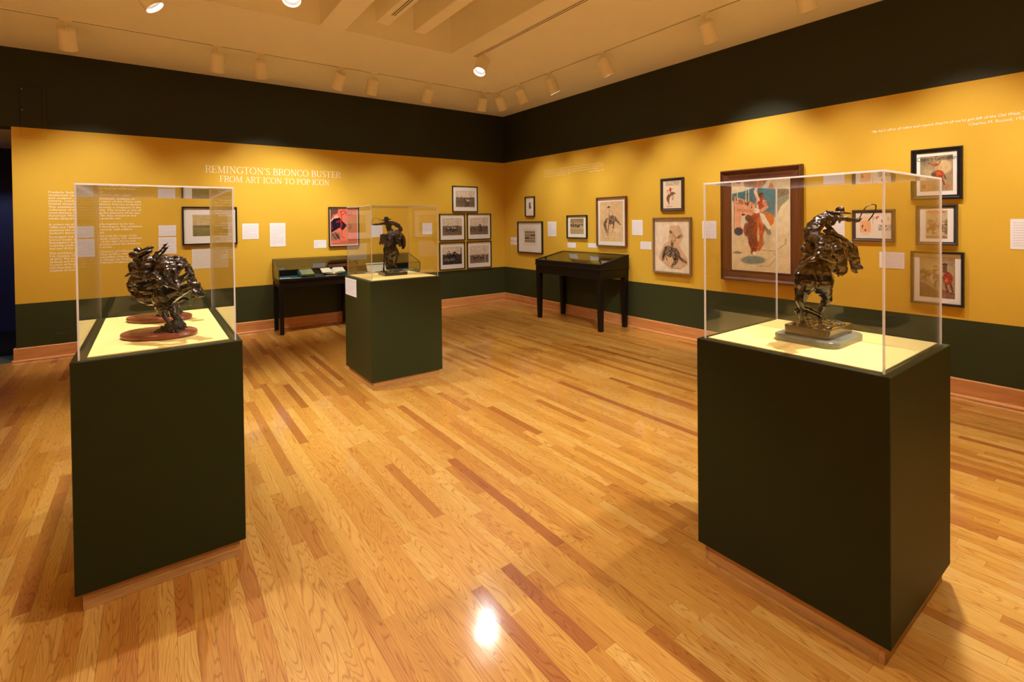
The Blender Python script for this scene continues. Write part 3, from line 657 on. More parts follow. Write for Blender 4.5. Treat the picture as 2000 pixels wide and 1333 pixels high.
def art_cutout(c):
    pp, tan, ink = lin(232, 216, 186), lin(214, 178, 138), lin(58, 46, 38); c.put(np.ones_like(c.X), pp)
    c.poly([(.44, .13), (.72, .12), (.84, .33), (.70, .49), (.93, .73), (.96, .84), (.76, .94), (.40, .93), (.10, .76), (.26, .48), (.41, .42)], tan)
    c.poly([(.2, .82), (.22, .64), (.3, .52), (.42, .5), (.5, .55), (.6, .53), (.72, .62), (.76, .72), (.86, .76), (.93, .80), (.9, .84), (.78, .79), (.7, .75), (.64, .84), (.5, .92), (.46, .9), (.56, .8), (.5, .71), (.4, .72), (.3, .68), (.28, .78)], ink, .78)
    c.line([(.3, .68), (.36, .78)], .012, ink, .8); c.line([(.52, .42), (.5, .55), (.45, .70)], .035, lin(96, 80, 66), .85); c.line([(.52, .28), (.54, .42)], .035, lin(196, 164, 126)); c.line([(.56, .30), (.62, .36), (.58, .42)], .010, ink, .7)
    c.ell(.48, .245, .05, .03, ink, .8, .5); c.ell(.72, .33, .09, .03, ink, .7, -.4); c.line([(.46, .93), (.72, .93)], .008, ink, .8); c.line([(.24, .78), (.26, .66), (.34, .56)], .014, lin(40, 30, 26), .9); c.line([(.56, .58), (.62, .66), (.60, .76)], .016, lin(44, 34, 30), .9); c.ell(.62, .62, .05, .05, lin(150, 124, 100), .6, 0, .8); c.ell(.36, .60, .04, .05, lin(150, 124, 100), .6, 0, .8); c.grain(.22, 16); c.strokes(.6)
def art_post(c):
    c.put(np.ones_like(c.X), lin(232, 214, 184)); br = lin(128, 78, 50)
    c.poly([(.20, .58), (.30, .46), (.42, .42), (.52, .40), (.66, .44), (.72, .49), (.60, .50), (.5, .52), (.38, .60), (.34, .72), (.35, .84), (.28, .80), (.2, .7)], br)
    c.line([(.34, .78), (.31, .87)], .014, br); c.line([(.54, .5), (.50, .62), (.53, .7)], .012, lin(84, 56, 42)); c.line([(.56, .5), (.6, .6), (.55, .68)], .010, lin(84, 56, 42))
    c.line([(.40, .38), (.42, .30)], .05, lin(200, 48, 36)); c.ell(.40, .26, .04, .03, lin(210, 60, 40)); c.line([(.42, .32), (.54, .30)], .012, lin(120, 60, 40)); c.line([(.36, .32), (.24, .34), (.24, .42)], .012, lin(150, 60, 40)); c.line([(.36, .46), (.34, .40)], .04, lin(214, 200, 170))
    c.line([(.22, .93), (.5, .94)], .012, lin(120, 90, 70), .8)
    for y, x0 in ((.84, .55), (.88, .5)): c.line([(x0, y), (.96, y)], .004, lin(200, 90, 70), .6)
def art_big(c):
    sand, teal = lin(216, 196, 150), lin(30, 116, 130); c.put(np.ones_like(c.X), sand)
    c.poly([(0, .10), (.45, .06), (.80, .10), (.80, .34), (.72, .42), (.3, .30), (0, .22)], teal); c.ell(.3, .2, .35, .09, lin(40, 84, 96), .5, 0, .6)
    c.poly([(.0, .0), (1, .0), (1, .12), (.55, .06), (.2, .12), (0, .14)], lin(222, 208, 168), .85)
    c.poly([(.76, .10), (1, .12), (1, .18), (.78, .22)], lin(126, 116, 88)); c.poly([(.78, .22), (1, .18), (1, .26), (.8, .40), (.74, .42)], lin(140, 140, 112))
    c.poly([(.76, .44), (.86, .30), (1, .22), (1, .6), (.8, .60)], lin(220, 202, 160)); 
    c.poly([(.04, .17), (.42, .26), (.46, .46), (.30, .56), (.06, .55)], lin(226, 158, 122)); c.line([(.04, .17), (.04, .56)], .006, lin(150, 110, 84))
    c.ell(.12, .57, .09, .05, lin(40, 60, 84)); c.ell(.21, .46, .05, .09, lin(214, 200, 170)); c.ell(.26, .55, .05, .08, lin(150, 76, 46)); c.ell(.21, .38, .035, .012, DRK); c.ell(.3, .42, .06, .04, lin(96, 70, 56))
    br = lin(168, 74, 36)
    c.ell(.46, .50, .15, .16, br); c.ell(.62, .44, .14, .09, lin(200, 112, 54)); c.poly([(.34, .40), (.50, .38), (.52, .66), (.44, .80), (.38, .82), (.30, .70), (.28, .56)], lin(150, 62, 34)); c.ell(.33, .52, .07, .13, lin(100, 56, 50), .8, .2)
    c.line([(.40, .62), (.42, .72), (.38, .80)], .03, lin(120, 50, 30)); c.line([(.52, .58), (.54, .70), (.48, .76)], .028, lin(180, 88, 46)); c.ell(.41, .81, .04, .02, lin(230, 214, 190)); c.ell(.48, .60, .02, .09, sand, .9); c.line([(.60, .50), (.66, .58)], .03, lin(110, 90, 80))
    c.poly([(.50, .36), (.58, .38), (.70, .52), (.66, .55), (.54, .46)], lin(222, 212, 186)); c.poly([(.47, .20), (.58, .19), (.60, .30), (.55, .36), (.46, .33)], lin(176, 52, 30)); c.line([(.58, .24), (.62, .30), (.54, .34)], .022, lin(222, 150, 120))
    c.line([(.48, .22), (.43, .13), (.45, .08)], .02, lin(228, 190, 160)); c.ell(.52, .17, .04, .03, lin(90, 50, 34)); c.ell(.45, .34, .06, .03, lin(226, 214, 190))
    c.ell(.38, .885, .26, .055, lin(96, 124, 118), .95, -.06, .3); c.ell(.10, .81, .09, .016, lin(104, 128, 120), .9); c.ell(.64, .66, .10, .13, lin(168, 172, 150), .7, 0, .8)
    for i in range(9): c.ell(.08 + i * .035, .20 + .012 * i, .014, .02, (lin(60, 50, 46), lin(190, 160, 120), lin(120, 70, 50))[i % 3], .9)
    for x in (.10, .26, .31): c.line([(x, .06), (x, .24)], .006, lin(206, 196, 160), .9)
    c.line([(.33, .42), (.30, .56), (.34, .72)], .012, lin(92, 46, 34), .8); c.line([(.47, .46), (.49, .60)], .012, lin(210, 120, 70), .7); c.ell(.36, .64, .05, .07, lin(84, 44, 40), .7, 0, .6); c.ell(.50, .44, .05, .06, lin(204, 112, 62), .6, 0, .8)
    c.line([(.45, .24), (.47, .31)], .012, lin(226, 190, 160)); c.line([(.56, .26), (.6, .28)], .008, lin(230, 220, 200)); c.ell(.545, .155, .03, .012, lin(60, 34, 26))
    c.line([(.50, .77), (.75, .78), (.93, .70), (.94, .64)], .004, lin(140, 130, 110)); c.line([(.46, .95), (.66, .94), (.8, .84), (.74, .80)], .004, lin(140, 130, 110)); c.grain(.22, 20); c.strokes(.22, thr=.9)
def art_box(c):
    c.put(np.ones_like(c.X), lin(230, 218, 200)); o = lin(232, 178, 130)
    c.poly([(.13, .30), (.44, .30), (.44, .78), (.12, .78)], o); c.poly([(.2, .14), (.42, .14), (.42, .3), (.2, .3)], lin(236, 200, 160)); c.ell(.2, .50, .03, .03, DRK); c.line([(.2, .5), (.19, .6)], .02, lin(120, 60, 40)); c.ell(.28, .68, .03, .05, lin(130, 60, 40)); c.poly([(.3, .42), (.44, .42), (.44, .76), (.3, .76)], lin(236, 170, 110), .7)
    c.ell(.52, .2, .035, .06, lin(232, 190, 50)); c.poly([(.58, .14), (.69, .14), (.58, .28)], lin(206, 70, 70)); c.ell(.76, .2, .06, .07, lin(228, 226, 214)); c.ell(.76, .33, .035, .07, lin(170, 90, 70)); c.line([(.49, .1), (.5, .44)], .006, lin(90, 80, 60))
    c.line([(.22, .07), (.4, .07)], .005, lin(150, 140, 130)); c.line([(.6, .08), (.9, .10)], .005, lin(150, 140, 130)); c.line([(.2, .84), (.38, .84)], .008, lin(110, 90, 80)); c.poly([(.9, .17), (.94, .17), (.94, .3), (.9, .3)], lin(200, 170, 120))
def art_gentleman(c):
    c.put(np.ones_like(c.X), lin(160, 138, 104)); c.ell(.72, .32, .28, .22, lin(206, 180, 134), .95, 0, .3); c.ell(.25, .45, .25, .2, lin(176, 160, 118), .8, 0, .6); c.ell(.9, .05, .14, .1, lin(96, 84, 66), .8, 0, .6); c.ell(.1, .12, .2, .16, lin(100, 96, 80), .8, 0, .7)
    c.line([(.25, .18), (.42, .27)], .018, lin(150, 84, 50)); c.line([(.56, .26), (.62, .17)], .018, lin(150, 84, 50)); c.ell(.5, .26, .06, .06, lin(178, 84, 50)); c.line([(.5, .32), (.5, .42)], .05, lin(190, 150, 110)); c.ell(.56, .52, .19, .12, lin(168, 72, 36)); c.ell(.56, .50, .10, .07, lin(198, 100, 56), .9, 0, .6); c.ell(.42, .52, .08, .07, lin(96, 74, 56))
    c.line([(.66, .58), (.70, .72), (.74, .82)], .022, lin(130, 64, 40)); c.line([(.74, .56), (.78, .66)], .02, lin(110, 60, 40)); c.ell(.86, .88, .05, .06, lin(216, 110, 56)); c.ell(.12, .86, .07, .07, lin(150, 70, 46)); c.ell(.5, .92, .34, .08, lin(116, 96, 84), .6, 0, .7); c.grain(.3, 14); c.strokes(.16, thr=.8)
def art_popular(c):
    c.put(np.ones_like(c.X), lin(192, 172, 130)); c.ell(.2, .42, .16, .14, lin(140, 100, 76), .8, 0, .4); c.ell(.30, .56, .16, .12, lin(116, 84, 66), .85, .5, .4); c.ell(.60, .52, .1, .14, lin(170, 110, 60), .8, 0, .5)
    c.horse(.52, .62, .45, .5, -1, lin(110, 84, 62), (lin(150, 60, 50), lin(190, 160, 120), DRK), .1, .8)
    for y in (.42, .52, .64, .72): c.line([(.74, y), (1, y - .01)], .012, lin(120, 100, 70))
    for x in (.9, .97): c.line([(x, .34), (x, .84)], .018, lin(110, 92, 66))
    c.poly([(.04, .9), (1, .9), (1, 1), (0, 1)], lin(120, 76, 56), .7); c.grain(.3, 14); c.strokes(.16, thr=.8)
def art_chase(c):
    c.put(np.ones_like(c.X), lin(150, 132, 98)); c.ell(.5, .3, .6, .25, lin(190, 168, 120), .9, .3, .7); c.poly([(0, .62), (.2, .68), (.5, .82), (1, .86), (1, 1), (0, 1)], lin(84, 72, 66)); c.poly([(.5, .82), (.7, .78), (1, .92), (1, 1), (.6, 1)], lin(132, 92, 72))
    c.horse(.38, .46, .42, -.2, -1, lin(88, 66, 58), (lin(110, 80, 60), lin(190, 170, 140), DRK), .0, .95); c.ell(.38, .60, .05, .05, lin(200, 180, 150), .8)
    c.ell(.80, .50, .15, .17, lin(156, 62, 34)); c.ell(.76, .56, .05, .05, lin(196, 120, 80), .8); c.line([(.74, .66), (.80, .84)], .026, lin(120, 54, 34)); c.line([(.88, .64), (.94, .82)], .024, lin(110, 48, 32)); c.ell(.72, .16, .08, .03, DRK); c.line([(.72, .2), (.72, .34)], .05, lin(110, 76, 56)); c.ell(.84, .05, .1, .03, lin(170, 90, 60)); c.grain(.3, 14); c.strokes(.16, thr=.8)

PHG = 'five black and white rodeo photographs'
mw = (.085, .085, .095, .085)
def rel(w, h, l, r, b, t): return (l * w, r * w, b * h, t * h)
picture('L', -1.129, -.589, 1.678, 2.137, 'framed rodeo photograph of a rearing horse, topmost of the five', (photo_art(.40, fig_top), lin(200, 190, 175), 90), .014, .03, matw=(.07, .06, .085, .08), group=PHG)
picture('L', -1.390, -.865, 1.174, 1.642, 'framed rodeo photograph of several riders, upper left of the block of four', (photo_art(.45, fig_tl), lin(200, 190, 175), 90), .014, .03, matw=(.06, .06, .09, .075), group=PHG)
picture('L', -.833, -.303, 1.176, 1.647, 'framed rodeo photograph of one upright rearing horse, upper right of the block of four', (photo_art(.50, fig_tr), lin(200, 190, 175), 90), .014, .03, matw=(.06, .06, .09, .075), group=PHG)
picture('L', -1.397, -.872, .664, 1.140, 'darkest framed rodeo photograph of a black horse in dust, lower left of the block', (photo_art(.42, fig_bl, True), lin(200, 190, 175), 90), .014, .03, matw=(.06, .06, .09, .075), group=PHG)
picture('L', -.839, -.300, .658, 1.140, 'framed rodeo photograph with a pale post, lower right of the block of four', (photo_art(.52, fig_br), lin(200, 190, 175), 90), .014, .03, matw=(.06, .06, .09, .075), group=PHG)
picture('L', -5.103, -4.475, 1.236, 1.735, 'black framed landscape painting in a broad white mat, seen behind the left acrylic box', (art_landscape, (1, 1, 1), 90), .02, .035, matw=(.115, .11, .115, .105))
picture('L', -3.262, -2.790, 1.140, 1.746, 'black framed salmon pink poster with navy and red shapes', (art_poster, (1, 1, 1), 170), .016, .03, matw=(.028, .028, .028, .028), cat='framed poster')
t, a = picture('R', .628, .926, 1.580, 1.933, 'smallest framed picture, narrow black frame with a tiny print, near the corner', (art_small, (1, 1, 1), 24), .016, .03, matw=(.10, .10, .135, .105))
t, a = picture('R', .398, 1.137, .935, 1.494, 'black framed print of twenty small horse images in rows under a white mat', (art_grid, (1, 1, 1), 90), .018, .035, matw=(.20, .20, .19, .165))
b = MB(); b.box(-.19, .19, a[4] - .0004 + .001, a[4] + .0007, .13, .44); b.build('sheet', M['paper'], t)
picture('R', 1.714, 2.194, 1.219, 1.585, 'black framed sepia photograph of a herd of horses', (art_herd, (1, 1, 1), 80), .018, .03, matw=(.075, .075, .07, .055))
picture('R', 2.367, 2.970, 1.115, 1.838, 'brown framed ink sketch of a bucking horse and rider on tan paper', (art_sketch, (1, 1, 1), 130), .020, .04, m='brownframe', matw=(.062, .066, .075, .065), cat='framed drawing')
t, a = picture('R', 3.520, 3.883, 1.609, 2.033, 'black framed magazine cover with a red shirted rider on a bucking brown horse', (art_post, (1, 1, 1), 80), .036, .03, m='charcoal', style='step', matw=(.036, .036, .036, .036), cat='framed magazine cover')
x = a[2]
flat_text(t, 'THE SATURDAY', .038, (0.005, a[4] - .0004, a[1] + a[3] * .905), 'print_black', sx=.80, shear=.1); flat_text(t, 'EVENING POST', .038, (.005, a[4] - .0004, a[1] + a[3] * .825), 'print_black', sx=.80, shear=.1)
picture('R', 3.393, 3.990, .807, 1.528, 'silver brown frame with an irregular cut out drawing of horse and rider', (art_cutout, (1, 1, 1), 130), .020, .045, m='greywood', matw=(.022, .022, .022, .022), cat='framed drawing')
t, a = picture('R', 4.358, 5.278, .798, 2.055, 'large painting of a bronco rider in a broad dark brown wooden frame', (art_big, (1, 1, 1), 220), .128, .065, m='walnut', style='wide', mz='walnut_z', matw=(.128, .128, .128, .128), cat='framed painting')
flat_text(t, 'CREAM of WHEAT', .062, (-a[2] * .44, a[4] - .0005, a[1] + a[3] * .745), 'print_brown', 'LEFT', sx=.82, rz=.10, bold=.0008)
flat_text(t, 'BREAKFAST', .050, (-a[2] * .40, a[4] - .0005, a[1] + a[3] * .655), 'print_brown', 'LEFT', sx=.8, rz=.10)
t, a = picture('R', 5.702, 6.045, 1.275, 1.572, 'charcoal framed flattened cereal carton printed in orange and white', (art_box, (1, 1, 1), 110), .030, .025, m='charcoal', style='step', matw=(.030, .030, .030, .030), cat='framed print')
flat_text(t, 'CREAM OF', .034, (.04, a[4] - .0004, a[1] + a[3] * .43), 'print_black', 'LEFT', sx=.62, bold=.0006); flat_text(t, 'WHEAT', .038, (.04, a[4] - .0004, a[1] + a[3] * .30), 'print_black', 'LEFT', sx=.72, bold=.0006)
t, a = picture('R', 6.153, 6.501, 1.645, 2.083, 'black framed magazine cover with a rider and cloud, topmost of the column of three', (art_gentleman, (1, 1, 1), 90), .038, .03, m='black', style='step', matw=(.062, .062, .072, .066), cat='framed magazine cover')
flat_text(t, 'Country Gentleman', .052, (0, a[4] - .0004, a[1] + a[3] * .87), 'print_black', sx=.62)
t, a = picture('R', 6.186, 6.470, 1.258, 1.602, 'charcoal framed magazine cover with red lettering, middle of the column of three', (art_popular, (1, 1, 1), 80), .028, .028, m='charcoal', style='step', matw=(.068, .066, .055, .048), cat='framed magazine cover')
flat_text(t, 'The Popular', .036, (0, a[4] - .0004, a[1] + a[3] * .90), 'print_red', sx=.68, shear=.2, bold=.0006); flat_text(t, 'Magazine', .016, (0, a[4] - .0004, a[1] + a[3] * .845), 'print_red', sx=.9)
picture('R', 6.151, 6.511, .747, 1.203, 'black framed print of riders chasing on a slope, lowest of the column of three', (art_chase, (1, 1, 1), 90), .020, .035, m='black', matw=(.060, .058, .062, .052), cat='framed print')

card('L', -5.350, -5.169, 1.361, 1.497, 'small white text card above a taller one, left of the landscape painting', 6)
card('L', -5.353, -5.167, 1.135, 1.346, 'white text card below a smaller one, left of the landscape painting', 9)
card('L', -5.003, -4.591, .924, 1.205, 'wide shaded text card under the landscape painting', 12, 'paper')  # duller paper colour stands in for the shade on this card
card('L', -4.416, -4.213, 1.293, 1.509, 'white square text card just right of the landscape painting', 9)
card('L', -4.071, -3.866, 1.176, 1.512, 'tall white text card between the square card and the pink poster', 15)
card('L', -3.476, -3.297, 1.131, 1.252, 'small wide text card just left of the pink poster', 5)
card('L', -2.598, -2.411, 1.272, 1.472, 'white text card seen behind the small distant bronze', 9)
card('L', -1.707, -1.527, 1.296, 1.486, 'white text card just left of the five rodeo photographs', 8)
card('R', .200, .385, 1.138, 1.205, 'upper of two small cards tucked in the corner', 3)
card('R', .200, .385, 1.063, 1.126, 'lower of two small cards tucked in the corner', 3)
card('R', 1.258, 1.474, 1.242, 1.489, 'tall text card between the horse grid print and the herd photograph', 11)
card('R', 1.741, 1.931, 1.069, 1.151, 'small card under the herd photograph', 4)
card('R', 2.201, 2.385, 1.086, 1.153, 'small card at the lower left corner of the brown framed sketch', 3)
card('R', 3.053, 3.235, 1.289, 1.499, 'tall text card just right of the brown framed sketch', 9)
card('R', 3.195, 3.377, 1.099, 1.204, 'small card just left of the cut out drawing', 4)
card('R', 4.131, 4.313, 1.266, 1.478, 'text card just left of the large brown framed painting', 9)
card('R', 5.461, 5.644, 1.310, 1.468, 'text card behind the rider of the large right bronze', 6)
card('R', 5.924, 6.110, 1.035, 1.182, 'text card below the framed cereal carton', 6)
card('R', 6.775, 6.965, 1.240, 1.475, 'text card alone at the right end of the wall', 10)

# vinyl lettering
t = empty('title_lettering', (0, 0, 2.07), 0, 'two lines of white serif capitals naming the exhibition on the yellow wall', 'lettering')
serif_line(t, "REMINGTON'S BRONCO BUSTER", -4.840, -3.068, .120, .093, 'white_vinyl')
serif_line(t, "FROM ART ICON TO POP ICON", -4.676, -3.238, .002, .082, 'white_vinyl')
PAR = [["Frederic Sackrider Remington's bronzes of the late", "nineteenth century paired the skill of the painter", "and sculptor, in portraying cowboys, outlaws of", "history, combining a rugged vision of the West with", "Native Americans. This exhibition follows sculpture"],
 ["This exhibition centers on a bronze, a sculpture in the", "collection of the Williams family. The bronze is one of", "most famous works, reflecting the pleasure of his eye,", "American West and cowboy life that remained and", "made ubiquitous in American popular art."],
 ["A unique set of pairings puts works together in the late", "1800s and 1900s in dialogue with Remington. This exhibition", "examines the visual and written records, with a fellow", "student's discovery after a century."],
 ["Remington and his contemporaries took the image of the", "bronco buster as a symbol of popular culture. The exhibition", "Remington's sculpture, a symbol of the vigor of new and", "enduring youth. In doing so the bronze joined the American", "and one of the most reproduced works."],
 ["This exhibition was organized by Curators of Collections, with", "P.A. Quintus, Class of 2012, and Class of 2011, with", "of 2013. The curators thank the committee, Class of", "of Study and Frederick, Curator in Charge, the Fund for", "Curator of Southwestern Art and Modern Sculpture. The", "and Associate Curator, the", "Institute of Arts."]]
t = empty('wall_text', (-6.366, 0, .985), 0, 'long column of small white introductory text at the left end of the yellow wall', 'lettering')
tops = [1.904, 1.735, 1.535, 1.392, 1.205]; step = .0330
for pz, par in zip(tops, PAR):
    o = flat_text(t, '\n'.join(par), .031, (0, -.001, pz - .985 - .024), 'white_vinyl', 'LEFT', sx=1.0, name='paragraph', line=step / .031, bold=.0004)
    mx = max(v.co.x for v in o.data.vertices); k = .845 / mx
    for v in o.data.vertices: v.co.x *= k
t = on_wall('quotation', 'R', 1.178, 2.541, 2.225, 'faint four line quotation on the yellow wall near the corner', 'lettering')
Q1 = "My water colors will fade, but I am to endure in bronze. I am modeling,\nI find I do well, I am doing a cowboy on a bucking bronco and I am going\nto rattle down through all the ages, unless some anarchist invades\nthe old mansion and knocks it off."
o = flat_text(t, Q1, .032, (-.68, -.001, .122), 'pale_vinyl', 'LEFT', shear=.25, name='quotation_lines', line=1.12); k = 1.36 / max(v.co.x for v in o.data.vertices)
for v in o.data.vertices: v.co.x *= k
flat_text(t, 'Frederic Remington, 1895', .030, (.68, -.001, .012), 'pale_vinyl', 'RIGHT', name='attribution')
t = on_wall('quotation', 'R', 5.858, 6.850, 2.23, 'white italic one line quotation above the framed magazine covers', 'lettering')
o = flat_text(t, "\u201cMy hat\u2019s off to all riders and ropers; they\u2019re all we\u2019ve got left of the Old West.\u201d", .031, (-.496, -.001, .052), 'white_vinyl', 'LEFT', shear=.28, name='quotation_line', bold=.0002); k = .99 / max(v.co.x for v in o.data.vertices)
for v in o.data.vertices: v.co.x *= k
o = flat_text(t, 'Charles M. Russell, 192', .033, (.178, -.001, .010), 'white_vinyl', 'LEFT', name='attribution'); k = .318 / max(v.co.x for v in o.data.vertices)
for v in o.data.vertices: v.co.x *= k

# outlet, access panel
t = on_wall('wall_outlet', 'L', -6.334, -6.214, .166, 'dark green double outlet plate low on the wall near the doorway', 'outlet')
b = MB(); b.bbox(-.06, .06, -.006, 0, 0, .104, .002); b.build('plate', M['green'], t)
for x in (-.028, .028):
    b = MB(); b.bbox(x - .019, x + .019, -.009, -.0062, .030, .074, .002); o = b.build('socket', M['green'], t)
    for dx in (-.007, .007):
        b = MB(); b.box(x + dx - .0012, x + dx + .0012, -.0094, -.0088, .050, .062); b.build('slot', M['black'], o)
    b = MB(); b.lathe([(0, 0), (.0022, 0), (.0022, .0004), (0, .0004)], 10, ((x, -.0088, .040), (0, -1, 0))); b.build('slot', M['black'], o)
t = on_wall('access_panel', 'L', -6.604, -6.367, 2.489, 'flush access hatch painted across the dark band above the doorway end', 'hatch')
def two_tone(b, x0, x1, y0, y1, z0, z1, split=BAND - 2.489):
    if z0 < split < z1: b.box(x0, x1, y0, y1, z0, split, 0); b.box(x0, x1, y0, y1, split, z1, 1)
    else: b.box(x0, x1, y0, y1, z0, z1, 0 if z1 <= split else 1)
two = [M['yellow'], M['green_top']]
b = MB(); two_tone(b, -.1185, -.095, -.005, 0, 0, .612); two_tone(b, .088, .1185, -.005, 0, 0, .612); two_tone(b, -.095, .088, -.005, 0, 0, .024); two_tone(b, -.095, .088, -.005, 0, .578, .612)
b.build('rim', two, t, fix=False)
b = MB(); two_tone(b, -.0915, .0850, -.004, -.0005, .0265, .5755); b.build('door', two, t, fix=False)
for z in (.31, .54):
    b = MB(); b.lathe([(0, 0), (.006, 0), (.005, .003), (0, .004)], 12, ((-.078, -.004, z), (0, -1, 0))); b.build('screw', M['steel'], t)

# text card on the middle pedestal's left side
t = empty('label_card', (P2[0], -2.825, .795), -math.pi / 2, 'white text card fixed to the side of the middle pedestal', 'label', CARDG)
b = MB(); b.bbox(-.158, .158, -.003, 0, 0, .166, .0006); b.build('card', M['card'], t); text_bars(t, .316, .166, 9, seed=5, lh=.4)

# ------------------------------------------------------------------ display tables
def wedge_panel(b, x0, x1, y0, y1, zb, zf, zr, mi=0):
    """upright panel between y0 (front) and y1 (rear), flat bottom zb, top sloping zf -> zr"""
    vs = [(x, y, z) for x in (x0, x1) for y, z in ((y0, zb), (y1, zb), (y1, zr), (y0, zf))]
    return b.add(vs, [(3, 2, 1, 0), (4, 5, 6, 7), (0, 1, 5, 4), (1, 2, 6, 5), (2, 3, 7, 6), (3, 0, 4, 7)], mi)
def slope_sheet(b, x0, x1, y0, y1, zf, zr, t, mi=0):
    vs = [(x, y, z) for x in (x0, x1) for y, z in ((y0, zf - t), (y1, zr - t), (y1, zr), (y0, zf))]
    return b.add(vs, [(3, 2, 1, 0), (4, 5, 6, 7), (0, 1, 5, 4), (1, 2, 6, 5), (2, 3, 7, 6), (3, 0, 4, 7)], mi)
def glass_table(cx, label):
    L = .515; F, B_ = -.46, -.03; t = empty('display_table', (cx, 0, 0), 0, label, 'display table', 'glass topped tables along the left wall')
    for x in (-L + .035, L - .035):
        for y in (F + .035, B_ - .035):
            b = MB(); b.taper(x, y, .0004, .70, .024, .029); b.build('leg', M['blackwood'], t)
    b = MB(); b.bbox(-L + .012, L - .012, F + .012, F + .03, .63, .722, .002); b.build('apron', M['blackwood'], t)
    b = MB(); b.bbox(-L + .012, L - .012, B_ - .03, B_ - .012, .63, .722, .002); b.build('apron', M['blackwood'], t)
    for s in (-1, 1):
        b = MB(); b.bbox(s * (L - .021) - .009, s * (L - .021) + .009, F + .03, B_ - .03, .63, .722, .002); b.build('apron', M['blackwood'], t)
    b = MB(); b.bbox(-L, L, F, B_, .722, .746, .004); b.build('tabletop', M['blackwood'], t)
    b = MB(); b.bbox(-L + .015, L - .015, F + .015, B_ - .015, .746, .752, .001); b.build('lining', M['teal'], t)
    b = MB(); b.box(-L + .006, L - .006, B_ - .010, B_ - .002, .746, .990); b.build('back_panel', M['blackwood'], t)
    b = MB(); b.box(-L + .004, L - .004, F + .003, F + .007, .746, .872); b.build('front_pane', M['table_glass'], t)
    for s in (-1, 1):
        b = MB(); wedge_panel(b, s * (L - .005) - .002, s * (L - .005) + .002, F + .008, B_ - .012, .746, .872, .992); b.build('side_pane', M['table_glass'], t)
    b = MB(); slope_sheet(b, -L + .004, L - .004, F + .003, B_ - .002, .877, 1.001, .005); b.build('top_pane', M['table_glass'], t)
    e = .0045
    for s in (-1, 1):
        x = s * (L - .004)
        b = MB(); b.box(x - e, x + e, F, F + 2 * e, .746, .877); b.build('corner_strip', M['darkmetal'], t)
        b = MB(); b.box(x - e, x + e, B_ - 2 * e, B_, .746, 1.0); b.build('corner_strip', M['darkmetal'], t)
        b = MB(); b.add([(x + i, y, z) for i in (-e, e) for y, z in ((F, .872), (B_, .997), (B_, 1.004), (F, .880))], [(3, 2, 1, 0), (4, 5, 6, 7), (0, 1, 5, 4), (1, 2, 6, 5), (2, 3, 7, 6), (3, 0, 4, 7)]); b.build('edge_strip', M['darkmetal'], t)
        b = MB(); b.box(x - e, x + e, F + .009, B_ - .009, .744, .752); b.build('edge_strip', M['darkmetal'], t)
    b = MB(); b.box(-L, L, F - .001, F + 2 * e, .871, .880); b.build('edge_strip', M['darkmetal'], t)
    b = MB(); b.box(-L, L, B_ - 2 * e, B_ + .001, .996, 1.004); b.build('edge_strip', M['darkmetal'], t)
    b = MB(); b.box(-L, L, F - .001, F + 2 * e, .744, .752); b.build('edge_strip', M['darkmetal'], t)
    return t
glass_table(-3.537, 'black glass topped display table with a closed book and an open book inside')
glass_table(-2.494, 'black glass topped display table behind the middle pedestal')

t = empty('display_table', (0, -2.327, 0), -math.pi / 2, 'black slant topped wooden display table standing against the right wall', 'display table')
L = .683; F, B_ = -.595, -.022
for x in (-L + .045, L - .045):
    for y in (F + .045, B_ - .045):
        b = MB(); b.taper(x, y, .0004, .72, .027, .038); b.build('leg', M['blackwood'], t)
b = MB(); b.bbox(-L + .006, L - .006, F + .004, F + .026, .70, .836, .002); b.build('front_apron', M['blackwood'], t)
b = MB(); b.bbox(-L + .006, L - .006, B_ - .026, B_ - .004, .70, .836, .002); b.build('rear_apron', M['blackwood'], t)
for s in (-1, 1):
    b = MB(); b.bbox(s * (L - .017) - .010, s * (L - .017) + .010, F + .026, B_ - .026, .70, .836, .002); b.build('side_apron', M['blackwood'], t)
b = MB(); b.bbox(-L - .008, L + .008, F - .008, B_ + .006, .826, .842, .004); b.build('ledge_moulding', M['blackwood'], t)
b = MB(); b.bbox(-L + .02, L - .02, F + .02, B_ - .02, .842, .848, .001); b.build('lining', M['paper'], t)
b = MB(); b.bbox(-L, L, F, F + .02, .842, .896, .002); b.build('front_rail', M['blackwood'], t)
b = MB(); b.bbox(-L, L, B_ - .02, B_, .842, 1.008, .002); b.build('back_panel', M['blackwood'], t)
for s in (-1, 1):
    b = MB(); wedge_panel(b, s * (L - .01) - .01, s * (L - .01) + .01, F + .02, B_ - .02, .842, .900, 1.006); b.build('side_panel', M['blackwood'], t)
b = MB(); slope_sheet(b, -L + .03, L - .03, F + .03, B_ - .03, .902, 1.008, .005); b.build('top_pane', M['table_glass'], t)
for s in (-1, 1):
    b = MB(); slope_sheet(b, min(s * L, s * (L - .03)), max(s * L, s * (L - .03)), F - .002, B_ + .002, .906, 1.016, .012); b.build('lid_rail', M['blackwood'], t)
b = MB(); slope_sheet(b, -L + .03, L - .03, F - .002, F + .03, .906, .912, .012); b.build('lid_rail', M['blackwood'], t)
b = MB(); slope_sheet(b, -L + .03, L - .03, B_ - .03, B_ + .002, 1.010, 1.016, .012); b.build('lid_rail', M['blackwood'], t)

